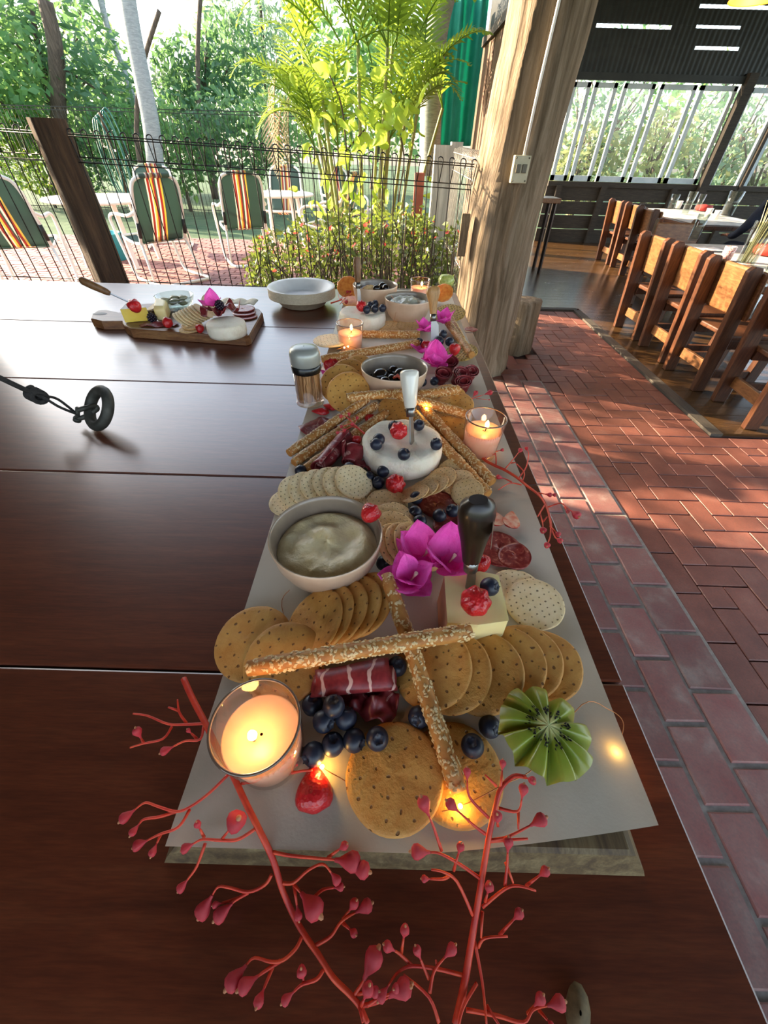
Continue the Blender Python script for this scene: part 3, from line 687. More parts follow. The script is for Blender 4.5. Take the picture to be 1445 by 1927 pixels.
# golden cane palm
YP = 6.3
pb = PY(690, 420, YP); gp = thing('cane_palm', 'golden cane palm clump glowing in the sun behind the fence', 'palm', (pb.x, YP, 0))
random.seed(5)
cane = mat('cane stems', '#7a8a4a', '#a09a60', rough=.6, scale=6, stretch=(1, 1, 4))
for i in range(15):
    bx = pb.x + random.uniform(-.38, .42); by = YP + random.uniform(-.25, .35); tx = bx + (bx - pb.x) * .9 + random.uniform(-.1, .1); h = random.uniform(1.2, 2.1)
    c = smooth_path([(bx, by, 0), ((bx + tx) / 2, by, h * .5), (tx, by, h)], 5)
    build(MB().tube(c, [.026 - .0008 * k for k in range(len(c))], 7), 'cane', cane, gp, True)
    for k in range(3):
        a = random.uniform(0, 6.28); f = MB(); frond(f, (tx, by, h), (math.cos(a) * .5, math.sin(a) * .35 - .12, random.uniform(.5, 1.1)), random.uniform(.8, 1.25), 20, .30, random.uniform(.9, 1.8), lw=.018)
        build(f, 'frond', L_gold, gp, True)
for px, py, d, L in [(560, 195, (-.5, -.3, .7), .8), (585, 230, (-.8, -.3, .45), .7), (770, 230, (.5, -.4, .8), .75), (700, 120, (-.3, -.3, .9), .9), (745, 90, (.1, -.3, 1), .8), (640, 80, (-.6, -.2, .8), .9), (600, 60, (-.7, -.2, .6), .9), (790, 60, (.5, -.3, .8), .7), (770, 215, (.45, -.2, .9), .6)]:
    f = MB(); frond(f, PY(px, py, YP - .2), d, L, 20, .26, 1.6, lw=.018); build(f, 'frond', L_gold, gp, True)
for px, py in [(520, 110), (545, 150), (505, 165), (530, 190)]:
    f = MB(); frond(f, PY(px, py, YP + .3), (random.uniform(-.3, .1), 0, -.6), .7, 16, .22, 1.2, lw=.014); build(f, 'dry_frond', L_dry, gp, True)
# broad lime climber
lf = MB(); lf.grid(lambda u, v: V(((v - .5) * .62 * math.sin(math.pi * min(1, .06 + .94 * u) ** .72), u, .12 * math.sin(3.1 * u) - .35 * abs(v - .5) ** 1.4)), 5, 4); lfm = lf.mesh('leaf')
cl = thing('climber_vine', 'lime-leaved climbing vine hanging in front of the palm', 'vine', (pb.x, 5.9, 0))
random.seed(21)
for xs, pts in enumerate([[(610, 120), (640, 190), (650, 260), (655, 330), (660, 400)], [(735, 170), (750, 240), (760, 300), (752, 360), (745, 420)], [(690, 240), (640, 300), (620, 360), (640, 420)]]):
    c = smooth_path([PY(a, b, 5.85 + .05 * xs) for a, b in pts], 5); build(MB().tube(c, .009, 5), 'stem', M_trunkd, cl, True)
for k in range(120):
    px, py = random.choice([(random.gauss(640, 34), random.uniform(120, 250)), (random.gauss(650, 55), random.uniform(250, 420)), (random.gauss(745, 25), random.uniform(185, 260)), (random.gauss(690, 50), random.uniform(330, 420))])
    o = link('leaf', lfm, L_lime, cl); p = PY(px, py, random.uniform(5.4, 5.95)) - V((pb.x, 5.9, 0)); s = random.uniform(.08, .19)
    o.matrix_local = TR(p, (tilt(random.uniform(0, 6.28), random.uniform(.6, 2.6), random.uniform(0, 6.28))), s)
# flowering bush (spiny stems, small leaves, red flowers)
random.seed(8)
bu = thing('flowering_bush', 'spiny bush with small red flowers growing behind the fence', 'bush', (-.35, 4.1, 0))
bm = MB(); fm = MB(); spots = []
for k in range(190):
    px = random.uniform(468, 868); y = random.uniform(3.45, 4.6); topy = 415 + 55 * abs((px - 690) / 200) ** 1.6 + random.uniform(-25, 60)
    b = P(px, 560, 0.0) if False else None
    tp = PY(px, topy, y)
    if tp.z < .12: tp.z = .12 + random.random() * .2
    bs = V((tp.x + random.uniform(-.25, .25), y + random.uniform(-.2, .2), 0))
    mid = (bs + tp) / 2 + V((random.uniform(-.09, .09), random.uniform(-.09, .09), 0)); c = smooth_path([bs, mid, tp], 4)
    bm.tube(c, [.009 - .0006 * i for i in range(len(c))], 5, False)
    for i, q in enumerate(c[2:]):
        leaves(fm, q, .09, 4, .05, 2.0)
    leaves(fm, tp, .06, 9, .05, 2.0); spots.append(tp)
build(bm, 'stems', M_trunkd, bu, True); L_bush = leaf_mat('small bush leaves', '#3e5226', '#66782f', .3, lc='#8a9a40', scale=6)
build(fm, 'foliage', L_bush, bu, True, kind='stuff')
fl_ = MB()
for k in range(5):
    a = 2 * math.pi * k / 5; c_, s_ = math.cos(a), math.sin(a); fl_.add([(0, 0, 0), (c_ * .6 - s_ * .4, s_ * .6 + c_ * .4, .2), (c_ * 1.0, s_ * 1.0, .3), (c_ * .6 + s_ * .4, s_ * .6 - c_ * .4, .2)], [(0, 1, 2, 3)])
flm = fl_.mesh('flower'); M_redfl = mat('coral red petals', '#d8423c', '#e86058', rough=.5, scale=9, leaf=.4, leafc='#f05a50')
for tp in random.sample(spots, 60):
    o = link('flower', flm, M_redfl, bu); o.matrix_local = TR(tp - V((-.35, 4.1, 0)) + V((random.uniform(-.05, .05), -.05, random.uniform(-.02, .03))), tilt(random.uniform(0, 6.28), random.uniform(.3, 1.3)), random.uniform(.018, .03))

# green shade cloth hanging beside the board wall
def cl_fn(u, v):
    px = 800 + 98 * u + 24 * u * v - 12 * (1 - v); p = PY(px, 275 - 290 * v, 7.35); return V((p.x, 7.35 + .05 * math.sin(u * 17 + v * 2) + .03 * math.sin(u * 41), p.z))
M_cloth = mat('teal shade cloth', '#1c8a78', '#2a9c88', rough=.7, scale=12, leaf=.35, leafc='#4ab8a0')
o = solo(MB().grid(cl_fn, 40, 24), 'shade_cloth', M_cloth, 'teal green shade cloth hanging in folds beside the board wall', 'cloth')
o.modifiers.new('t', 'SOLIDIFY').thickness = .004
trunk([PY(808, 330, 7.0), PY(812, 180, 7.0), PY(822, 60, 7.0), PY(840, -20, 7.0)], .14, .12, 'bare_tree', 'grey tree trunk beside the teal cloth')
# greenery seen through the dining room windows
for i, (px, py, y, r, lm, lab) in enumerate([(1110, 250, 12, 1.1, L_grey, 'grey-green tree outside the first windows'), (1165, 190, 15, 1.5, L_dark, 'green tree outside the third dining window'), (1230, 300, 11.5, .9, L_pale, 'sunlit low shrub outside the fourth dining window'), (1270, 250, 13, 1.3, L_mid, 'round green tree outside the middle dining window'), (1330, 290, 12, 1.0, L_grey, 'pale shrub outside the window beside the dark post'), (1400, 240, 13, 1.6, L_grey, 'pale tree outside the right dining windows'), (1440, 320, 12, 1.1, L_pale, 'sunlit shrub outside the rightmost window'), (1090, 320, 11.5, .8, L_pale, 'sunlit shrub outside the window by the pole')]):
    c = PY(px, py, y); o = thing('garden_tree', lab, 'tree', (c.x, c.y, -.05), None, 'plants outside the dining windows')
    build(MB().tube([(c.x, c.y, -.05), (c.x + .2, c.y, c.z * .6), (c.x, c.y, c.z)], [.09, .06, .03], 7), 'trunk', M_trunkd, o, True)
    for k in range(4): build(MB().tube([(c.x, c.y, c.z * .5), (c.x + random.uniform(-r, r), c.y + random.uniform(-.3, .3), c.z + random.uniform(0, r))], [.035, .012], 5), 'branch', M_trunkd, o, True)
    m = MB(); leaves(m, c, r, 720, .18, 2.6, (1, .6, 1), .5); build(m, 'foliage', lm, o, True)

# ================================================================== dining room furniture
def dining_chair(label):
    o = thing('dining_chair', label, 'chair', group='rough timber dining chairs')
    for s in (-1, 1):
        y = s * 0.185
        m = MB(); pr = [(0.02, 0.0), (0.105, 0.0), (0.075, 0.36), (0.02, 0.745), (0.005, 0.77), (-0.045, 0.775), (-0.07, 0.75), (-0.02, 0.36)]
        m.add([(a, y - .021, b) for a, b in pr] + [(a, y + .021, b) for a, b in pr], [tuple(range(8)), tuple(range(8, 16))[::-1]] + [(i, i + 8, (i + 1) % 8 + 8, (i + 1) % 8) for i in range(8)])
        bevel(build(m, 'back_post', M_chair, o), .006)
        bevel(build(MB().box((0.40, y * .95, 0.175), (0.08, 0.045, 0.35)), 'leg', M_chair, o), .005)
        bevel(build(MB().box((0.235, y * .95, 0.325), (0.3, 0.035, 0.06)), 'seat_rail', M_chair, o), .003)
        bevel(build(MB().box((0.25, y * .95, 0.12), (0.3, 0.03, 0.05)), 'side_stretcher', M_chair, o), .003)
    bevel(build(MB().box((0.27, 0, 0.37), (0.40, 0.40, 0.03)), 'seat', M_chair, o), .008)
    m = MB(); rt = Matrix.Rotation(R(-8), 3, 'Y'); m.box((0.055, 0, 0.615), (0.03, 0.46, 0.27), rt)
    bevel(build(m, 'backrest', M_backb, o), .014, 3)
    bevel(build(MB().box((0.075, 0, 0.15), (0.025, 0.33, 0.07)), 'stretcher', M_backb, o), .003)
    return o
dchs = [((2.215, 3.90), 2, 'fourth dining chair from the right frame edge along the near table'), ((2.215, 3.39), -1, 'middle dining chair of the near row, sun on its backboard'), ((2.19, 2.88), 2, 'dining chair with dappled light on its wide backboard'), ((2.24, 2.36), -4, 'nearest dining chair, cut by the right frame edge'),
        ((3.22, 6.15), 3, 'nearest of the three dining chairs along the far table'), ((3.30, 6.68), 0, 'middle of the three dining chairs along the far table'), ((3.30, 7.22), 2, 'furthest of the three dining chairs along the far table'),
        ((2.95, 4.98), -92, 'dining chair at the head of the near table, back outline rounded'), ((4.45, 4.05), 181, 'dining chair on the far side of the near table, top rail brightly lit'), ((4.16, 4.95), 90, 'dining chair under the person in navy clothes'), ((4.4, 3.3), 178, 'dining chair across the near table beside the grass vase')]
dc0 = None
for (x, y), a, lab in dchs:
    m_ = TR((x, y, 0.012), Matrix.Rotation(R(a), 3, 'Z'))
    if dc0 is None: dc0 = dining_chair(lab); dc0.matrix_world = m_; MW[dc0.name] = m_
    else: dup(dc0, m_, lab)
M_cloth2 = mat('grey white table cloth', '#a8a4a0', '#d2cec8', rough=.6, scale=7, bump=.5, bdist=.01)
def dtable(x0, x1, y0, y1, h, label, cl):
    o = thing('dining_table', label, 'table', ((x0 + x1) / 2, (y0 + y1) / 2, 0.012)); z = h - .025
    n = 5
    for i in range(n):
        a = x0 + (x1 - x0) * i / n; b = x0 + (x1 - x0) * (i + 1) / n
        bevel(build(MB().box(((a + b) / 2, (y0 + y1) / 2, z), (b - a - .004, y1 - y0, .04)), 'plank', M_chair, o, True), .004)
    for x in (x0 + .12, x1 - .12):
        for y in (y0 + .12, y1 - .12): build(MB().box((x, y, h / 2 - .015), (.09, .09, h - .055)), 'leg', M_chair, o, True)
    m = MB(); m.grid(lambda u, v: V((x0 + .06 + (x1 - x0 - .12) * u, y0 + .05 + (y1 - y0 - .1) * v, h - .003 + .004 * noise.noise(V((u * 9, v * 14, 3))) + .003)), 24, 40)
    q = solo(m, 'table_cloth', M_cloth2, cl, 'tablecloth'); q.modifiers.new('t', 'SOLIDIFY').thickness = .0015
dtable(2.64, 3.95, 2.15, 4.45, .66, 'near timber dining table in front of the rough chairs', 'crumpled grey cloth on the near dining table')
dtable(3.62, 4.75, 5.75, 7.7, .66, 'far timber dining table by the windows', 'pale cloth on the far dining table')
M_vase = glass_mat('clear tumbler glass', '#eef4f2', .04)
def glassware(loc, r, h, label, name='glass_vase', cat='vase'):
    m = MB().lathe([(.001, .0), (r * .8, 0), (r, h), (r * .9, h), (r * .72, .012), (.001, .012)], 18); o = link(name, m.mesh(name), M_vase); o.location = loc; tag(o, label, cat); return o
zt = .668
for px, py, z, r, h, lab in [(1303, 452, zt, .05, .20, 'tall clear vase at the far end of the near dining table'), (1400, 498, zt, .075, .26, 'large clear vase of dry grass on the near dining table'), (1440, 535, zt, .05, .16, 'clear glass at the right edge of the near dining table'), (1262, 392, zt, .06, .17, 'leftmost clear vase on the far dining table'), (1288, 402, zt, .055, .24, 'tall clear glass on the near corner of the far table'), (1309, 398, zt, .045, .2, 'clear glass right of the tall one on the far table'), (1366, 405, zt, .09, .26, 'wide bright clear vase on the right of the far table')]:
    glassware(P(px, py, z), r, h, lab)
p = P(1400, 498, zt); o = thing('dry_grass', 'bundle of dry pale grass stems standing in the large vase', 'grass', p + V((0, 0, .014)))
mg = mat('dry grass', '#b0a070', '#c8bc94', rough=.7, scale=9)
for i in range(16):
    a = random.uniform(0, 6.28); build(MB().tube([V((math.cos(a) * .03, math.sin(a) * .03, 0)), V((math.cos(a) * .06 + .02, math.sin(a) * .06, .24)), V((math.cos(a) * .12 + .05, math.sin(a) * .1, .36))], [.003, .003, .001], 4), 'stalk', mg, o)
p = P(1364, 488, zt); m = MB().lathe([(.001, 0), (.038, 0), (.04, .085), (.036, .085), (.034, .01), (.001, .01)], 18, p)
solo(m, 'patterned_jar', mat('pink speckled glaze', '#e6d0c8', '#b85a5a', rough=.4, scale=120, lo=.45, hi=.6), 'small pink patterned jar on the near dining table', 'jar')
p = P(1335, 470, zt); m = MB().grid(lambda u, v: p + V(((u - .5) * .2, (v - .5) * .16, .006 + .008 * abs(noise.noise(V((u * 5, v * 5, 1)))))), 8, 8)
o = solo(m, 'paper_napkin', mat('white napkin', '#dcdcdc', rough=.7), 'white folded napkin beside the pink patterned jar', 'napkin'); o.modifiers.new('t', 'SOLIDIFY').thickness = .002
p = P(1213, 436, zt - .27); m = MB().tube([p + V((.02, .25, 0)), p + V((.02, .25, .1)), p + V((.02, .25, .115)), p + V((.02, .25, .15))], [.035, .035, .02, .018], 12)
m.xf(Matrix.Translation(V((0, 0, .37 + .03 - min(v.z for v in m.v))))); m.xf(Matrix.Translation(V((2.42, 3.9, 0)) - V((sum(v.x for v in m.v) / len(m.v), sum(v.y for v in m.v) / len(m.v), 0))))
solo(m, 'water_bottle', mat('blue plastic', '#5a86b0', rough=.3), 'blue plastic bottle standing on a dining chair seat', 'bottle')
for k, (px, py, lab, c) in enumerate([(1322, 396, 'red cushion lying on the far dining table', '#a8322c'), (1440, 478, 'red cloth bundle beside the grass vase', '#b83a2a')]):
    p = P(px, py, zt); m = MB().lathe([(.001, 0), (.1, .0), (.13, .03), (.12, .06), (.001, .075)], 18, p, wob=lambda a, z: 1 + .12 * math.sin(2 * a)); solo(m, ['seat_cushion', 'cloth_bundle'][k], mat('red fabric %d' % k, c, rough=.8), lab, ['cushion', 'cloth'][k])
for k, (px, py, lab) in enumerate([(1275, 392, 'small white cup behind the tall glass'), (1330, 408, 'white cup on the near edge of the far table'), (1345, 412, 'white cup beside the wide bright vase')]):
    p = P(px, py, zt); solo(MB().lathe([(.001, 0), (.035, 0), (.04, .09), (.036, .09), (.03, .006), (.001, .006)], 16, p), 'cup', M_white, lab, 'cup', group='cups on the far table')
# person at the right edge
def person():
    o = thing('person', 'person in navy clothes seated with back to us at the right frame edge', 'person', (4.16, 5.23, 0.44), Matrix.Rotation(R(-90), 3, 'Z'))
    vs = [(0, 0, 0), (-.02, 0, .22), (-.03, 0, .42), (-.03, 0, .53), (-.05, 0, .60), (-.06, 0, .70), (-.07, 0, .80),
          (-.03, .17, .50), (-.10, .25, .26), (-.28, .20, .16), (-.37, .18, .15), (-.03, -.17, .50), (-.10, -.25, .26), (-.28, -.2, .16), (-.37, -.18, .15),
          (-.06, .1, .02), (-.42, .12, .04), (-.44, .12, -.34), (-.54, .12, -.37), (-.06, -.1, .02), (-.42, -.12, .04), (-.44, -.12, -.34), (-.54, -.12, -.37)]
    es = [(0, 1), (1, 2), (2, 3), (3, 4), (4, 5), (5, 6), (2, 7), (7, 8), (8, 9), (9, 10), (2, 11), (11, 12), (12, 13), (13, 14), (0, 15), (15, 16), (16, 17), (17, 18), (0, 19), (19, 20), (20, 21), (21, 22)]
    rd = [.15, .14, .15, .07, .055, .085, .075, .075, .05, .04, .035, .075, .05, .04, .035, .1, .075, .05, .045, .1, .075, .05, .045]
    me = bpy.data.meshes.new('body'); me.from_pydata(vs, es, []); b = link('body', me, mat('navy clothes', '#232a3c', '#2c3448', rough=.85, scale=18, bump=.3), o)
    sk = b.modifiers.new('skin', 'SKIN'); sk.use_smooth_shade = True
    for i, r in enumerate(rd): me.skin_vertices[0].data[i].radius = (r, r)
    me.skin_vertices[0].data[0].use_root = True; b.modifiers.new('sub', 'SUBSURF').levels = 2; b.modifiers['sub'].render_levels = 2
    skin = mat('skin', '#b07a60', rough=.6, sss=.1); hair = mat('dark hair', '#2a1c14', '#3a281c', rough=.6, scale=60, stretch=(1, 1, .2), bump=.4)
    h = MB().lathe([(.001, -.115), (.045, -.105), (.062, -.06), (.075, 0), (.076, .05), (.06, .095), (.001, .115)], 20); h.xf(TR((-.075, 0, .74)))
    hd = build(h, 'head', skin, o)
    build(MB().tube([(-.15, 0, .75), (-.168, 0, .715), (-.15, 0, .705)], [.008, .013, .01], 8), 'nose', skin, hd)
    for s in (-1, 1):
        build(MB().lathe([(.001, -.009), (.009, 0), (.001, .009)], 10).xf(TR((-.143, s * .03, .745))), 'eye', M_blackfit, hd)
        build(MB().lathe([(.001, -.03), (.016, 0), (.001, .03)], 10).xf(TR((-.07, s * .077, .735))), 'ear', skin, hd)
    build(MB().tube([(-.145, -.022, .682), (-.15, 0, .68), (-.145, .022, .682)], .005, 6), 'mouth', mat('lips', '#8a4a40', rough=.5), hd)
    build(MB().lathe([(.082, -.02), (.084, .05), (.068, .1), (.001, .125)], 20).xf(TR((-.06, 0, .745), Matrix.Rotation(R(14), 3, 'Y'))), 'hair', hair, hd)
    for s in (-1, 1):
        hb = build(MB().lathe([(.001, -.04), (.03, -.03), (.034, 0), (.028, .03), (.001, .04)], 12).xf(TR((-.41, s * .175, .15), Matrix.Rotation(R(90), 3, 'Y')) @ Matrix.Diagonal((.5, 1.1, 1, 1))), 'hand', skin, o)
        for k in range(4): build(MB().tube([(-.44, s * .175 + (k - 1.5) * .017, .15), (-.47, s * .175 + (k - 1.5) * .018, .148), (-.49 - .004 * (k in (1, 2)), s * .175 + (k - 1.5) * .018, .135)], [.0085, .008, .007], 7), 'finger', skin, hb)
        build(MB().tube([(-.40, s * .145, .15), (-.425, s * .125, .147), (-.45, s * .122, .14)], [.011, .0095, .008], 7), 'thumb', skin, hb)
person()
# hanging lamp at the top right
p = PY(1413, 4, 4.2); o = thing('pendant_lamp', 'glowing orange pendant lamp at the top right corner', 'lamp', p)
M_shade = mat('amber lamp shade', '#d8903c', rough=.5, leaf=.5, leafc='#e89a40')
build(MB().lathe([(.13, 0), (.135, .005), (.10, .11), (.03, .17), (.028, .17), (.095, .105), (.125, .005)], 28), 'lamp_shade', M_shade, o)
build(MB().lathe([(.001, .015), (.03, .03), (.035, .06), (.018, .1), (.001, .11)], 14), 'bulb', mat('warm bulb', '#ffdc9a', emit='#ffb860', es=14), o)
build(MB().tube([(0, 0, .1), (0, 0, 3.16 - p.z)], .006, 6), 'cord', M_blackfit, o)
ll = bpy.data.lights.new('pendant_light', 'POINT'); ll.energy = 6; ll.color = (1, .66, .32); ll.shadow_soft_size = .03
lo_ = bpy.data.objects.new('pendant_light', ll); COL.objects.link(lo_); lo_.parent = o; lo_.location = (0, 0, -.02)
# tall side table half behind the pole
o = thing('side_table', 'tall narrow side table with black legs behind the pole', 'table', (1.98, 6.45, 0.012))
bevel(build(MB().box((-.06, 0, .80), (.42, .36, .05)), 'tabletop', M_backb, o), .006)
for a, b in ((-1, -1), (1, -1), (-1, 1), (1, 1)): build(MB().beam((-.06 + a * .17, b * .14, 0), (-.06 + a * .16, b * .13, .775), .035, .035), 'leg', M_blackfit, o)

# ================================================================== food materials
def cracker_mat(name, base, light, brown, pit='#7a4c20', spec_=True, pitch=92.0, pr=0.0035):
    t = NT(name); v = t.coords((1, 1, 1), True); tc = t.n('TexCoord'); sx = t.n('SeparateXYZ'); wn_ = t.n('TexNoise'); wn_.inputs['Scale'].default_value = 70; t.l(v, wn_.inputs['Vector']); sc_ = t.n('VectorMath', operation='MULTIPLY_ADD'); t.l(wn_.outputs['Color'], sc_.inputs[0]); sc_.inputs[1].default_value = (.007, .007, 0); t.l(tc.outputs['Object'], sc_.inputs[2]); t.l(sc_.outputs[0], sx.inputs[0])
    fx = t.math('SUBTRACT', t.math('FRACT', t.math('ADD', t.math('MULTIPLY', sx.outputs[0], pitch), .5)), .5)
    row = t.math('FLOOR', t.math('ADD', t.math('MULTIPLY', sx.outputs[0], pitch), .5)); off = t.math('MULTIPLY', t.math('MODULO', t.math('ABSOLUTE', row), 2.0), .5)
    fy = t.math('SUBTRACT', t.math('FRACT', t.math('ADD', t.math('MULTIPLY', sx.outputs[1], pitch), off)), .5)
    d2 = t.math('ADD', t.math('MULTIPLY', fx, fx), t.math('MULTIPLY', fy, fy)); mr = t.n('MapRange'); t.l(d2, mr.inputs[0]); mr.inputs[1].default_value = pr; mr.inputs[2].default_value = pr * 3.5
    top = t.math('GREATER_THAN', sx.outputs[2], 0.0); hole = t.math('MULTIPLY', t.math('SUBTRACT', 1.0, mr.outputs[0]), top)
    n1 = t.noise(v, 60, 4); n2 = t.noise(v, 420, 3); ln = t.n('VectorMath', operation='LENGTH'); t.l(tc.outputs['Object'], ln.inputs[0])
    rim = t.n('MapRange'); t.l(ln.outputs['Value'], rim.inputs[0]); rim.inputs[1].default_value = .026; rim.inputs[2].default_value = .0365
    c = t.ramp(n1, [(.32, base), (.68, light)]); c = t.mix(t.math('MULTIPLY', rim.outputs[0], .35), c, brown)
    c = t.mix(t.ramp(n1, [(.62, 0.0), (.80, .5)]), c, brown)
    if spec_: c = t.mix(t.ramp(t.noise(v, 190, 2), [(.70, 0.0), (.74, .8)]), c, '#5c5420')
    c = t.mix(t.math('MULTIPLY', hole, .85), c, pit); t.col(t.vary(c, .10)); t.b.inputs['Roughness'].default_value = .62
    h = t.math('SUBTRACT', t.math('ADD', t.math('MULTIPLY', n2, .25), t.math('MULTIPLY', n1, .9)), t.math('MULTIPLY', hole, 1.2)); t.bump(h, 1.0, .0022)
    t.b.inputs['Subsurface Weight'].default_value = .06; t.b.inputs['Subsurface Scale'].default_value = .004
    return t.m
C_seed = cracker_mat('golden seeded cracker', '#cc8e40', '#e0aa58', '#a8682a')
C_water = cracker_mat('pale water cracker', '#ecd09a', '#f6e2b8', '#bc8c50', '#7a5c38', False, 125, .005)
C_tan = cracker_mat('tan biscuit cracker', '#e2b676', '#efca92', '#b07c44', '#6a4826', True, 110, .004)
C_grid = cracker_mat('yellow waffle cracker', '#b08a3a', '#c8a250', '#8a6424', '#705018', False, 150, .04)
def cracker_mesh(seed, r=.035, t=.0042):
    m = MB(); n = 44; prof = [(.0005, 1), (.35, 1), (.65, 1), (.86, 1), (.96, .8), (1.0, .2), (1.0, -.3), (.96, -.9), (.7, -1), (.0005, -1)]; vs = []
    for a, z in prof:
        for j in range(n):
            th = 2 * math.pi * j / n; q = 1 + .012 * noise.noise(V((math.cos(th) * 2, math.sin(th) * 2, seed))) + .006 * noise.noise(V((math.cos(th) * 7, math.sin(th) * 7, seed)))
            X, Y = math.cos(th) * r * a * q, math.sin(th) * r * a * q
            vs.append(V((X, Y, z * t / 2 + .0011 * noise.noise(V((X * 60, Y * 60, seed * 3))) + (.0005 * noise.noise(V((X * 190, Y * 190, seed))) if z > 0 else 0))))
    m.add(vs, [(i * n + j, (i + 1) * n + j, (i + 1) * n + (j + 1) % n, i * n + (j + 1) % n) for i in range(len(prof) - 1) for j in range(n)], 0, True)
    return m.mesh('cracker')
CR = {}
for k_, m_ in (('seed', C_seed), ('water', C_water), ('tan', C_tan), ('grid', C_grid)):
    CR[k_] = [cracker_mesh(i + len(k_) * 7) for i in range(3)]
    for q in CR[k_]: q.materials.append(m_)
def cracker(kind, px, py, r, az, a, label, group, z=None, lift=0.0):
    az, a = R(az), R(a); s = r / .035
    zc = (B + r * math.sin(a) + .0023 * s * math.cos(a) + lift) if z is None else B + z
    c = P(px, py, zc); me = random.choice(CR[kind])
    return put('cracker', me, None, label, 'cracker', TR(c, tilt(az, a, random.uniform(0, 6.28)), s), group)
random.seed(3)
G1 = 'golden crackers in the front left fan'
cracker('seed', 478, 1209, .0350, 265, 9, 'leftmost golden cracker, by the paper edge behind the front candle', G1, lift=.002)
cracker('seed', 535, 1246, .0350, 255, 12, 'golden cracker directly behind the front candle under the sesame stick', G1, lift=.0085)
for i, (x, y) in enumerate([(590, 1171), (611, 1161), (637, 1152), (663, 1144), (684, 1136)]):
    cracker('seed', x, y, .0335, 186, 35, '%s golden cracker from the left in the fan below the big dip bowl' % ORD[i], G1, lift=.0005 * i)
G2 = 'golden crackers in the front right fan'
for i, (x, y, r) in enumerate([(813, 1256, .0345), (848, 1263, .0345), (906, 1264, .0350), (950, 1250, .0340), (982, 1244, .0335), (1022, 1252, .0315)]):
    cracker('seed', x, y, r, 192, 25 - i, '%s golden cracker from the left in the fan behind the kiwi' % ORD[i], G2)
cracker('seed', 742, 1458, .0357, 182, 6, 'whole golden cracker nearest the camera at the front of the board', 'front golden crackers', lift=.0015)
cracker('seed', 858, 1452, .0345, 90, 2, 'golden cracker under the sesame stick end at the front', 'front golden crackers', lift=.0003)
cracker('water', 1006, 1136, .0285, 215, 10, 'upper of the two pale crackers right of the cheese wedge', 'pale crackers right of the cheese', lift=.0005)
cracker('water', 972, 1112, .0280, 200, 3, 'lower of the two pale crackers right of the cheese wedge', 'pale crackers right of the cheese')
cracker('tan', 728, 948, .0272, 270, 6, 'flat tan cracker at the far right rim of the dip bowl', 'tan crackers beside the dip bowl', lift=.001)
cracker('tan', 740, 976, .0262, 300, 8, 'tan cracker just right of the strawberry on the bowl rim', 'tan crackers beside the dip bowl', lift=.006)
cracker('tan', 742, 996, .0262, 320, 14, 'tan cracker at the foot of the fan beside the dip bowl', 'tan crackers beside the dip bowl', lift=.009)
for i, (x, y) in enumerate([(749, 1028), (764, 1026), (780, 1025), (798, 1030)]):
    cracker('tan', x, y, .0285, 345, 36, '%s tan cracker from the left in the fan behind the pink flower' % ORD[i], 'tan crackers fanned behind the pink flower')
for i, (x, y) in enumerate([(545, 945), (562, 927), (580, 920), (602, 915), (625, 911), (644, 910), (666, 906)]):
    cracker('water', x, y, .0262, 320, 3 if i == 0 else 27, '%s pale cracker from the left in the row behind the dip bowl' % ORD[i], 'pale crackers behind the dip bowl', lift=0 if i == 0 else .0006 * i)
cracker('water', 682, 938, .026, 270, 2, 'pale cracker peeping out behind the dip bowl rim', 'pale crackers behind the dip bowl')
for i, (x, y) in enumerate([(778, 928), (796, 920), (815, 911), (830, 900), (850, 884)]):
    cracker('tan', x, y, .0215, 150 + 14 * i, 26, '%s small cracker from the left in the arc before the white cheese wheel' % ORD[i], 'small crackers before the white cheese wheel')
cracker('tan', 863, 908, .0215, 215, 24, 'small cracker behind the front one beside the dark knife handle', 'small crackers before the white cheese wheel', lift=.004)
cracker('tan', 879, 926, .0215, 230, 26, 'small cracker in front beside the dark knife handle', 'small crackers before the white cheese wheel', lift=.003)
# upper part of the board
for i, (x, y, a) in enumerate([(655, 738, 38), (641, 722, 38), (655, 706, 34), (672, 697, 30)]):
    cracker('seed', x, y, .0385 if i < 2 else .036, 262, a, ['front big round cracker beside the toothpick jar', 'second big round cracker beside the toothpick jar', 'third big round cracker beside the olive bowl', 'rearmost big round cracker beside the olive bowl'][i], 'big round crackers by the toothpick jar')
for i in range(5):
    cracker('water', 622 + (i % 2), 640 + 1, .0385, 0, 0, '%s round cracker from the bottom of the stack beside the upper candle' % ORD[i], 'stacked crackers beside the upper candle', z=.0026 + i * .0055)
cracker('seed', 748, 768, .034, 265, 14, 'golden cracker under the white knife handle', 'golden crackers under the sesame sticks')
for i, (x, y) in enumerate([(843, 748), (856, 762), (846, 790), (838, 812)]):
    cracker('seed', x, y, .033, 250, 18, ['large cracker behind the crossing sesame stick', 'large cracker half under the crossing sesame stick', 'cracker under the paired sesame sticks left of the right candle', 'lower cracker under the paired sesame sticks'][i], 'golden crackers under the sesame sticks')
cracker('tan', 772, 613, .036, 270, 8, 'tan oval cracker before the far dip bowl', 'crackers at the far end')
cracker('tan', 735, 614, .034, 270, 4, 'tan cracker before the far white cheese', 'crackers at the far end')
cracker('grid', 846, 589, .043, 250, 14, 'large yellow waffle-pitted cracker right of the far dip bowl', 'crackers at the far end')
cracker('tan', 697, 561, .033, 270, 68, 'round cracker leaning upright against the far dark bowl', 'crackers at the far end')
cracker('grid', 868, 662, .036, 230, 12, 'yellow flat cracker beside the pink flowers at the right edge', 'crackers at the far end', lift=.002)

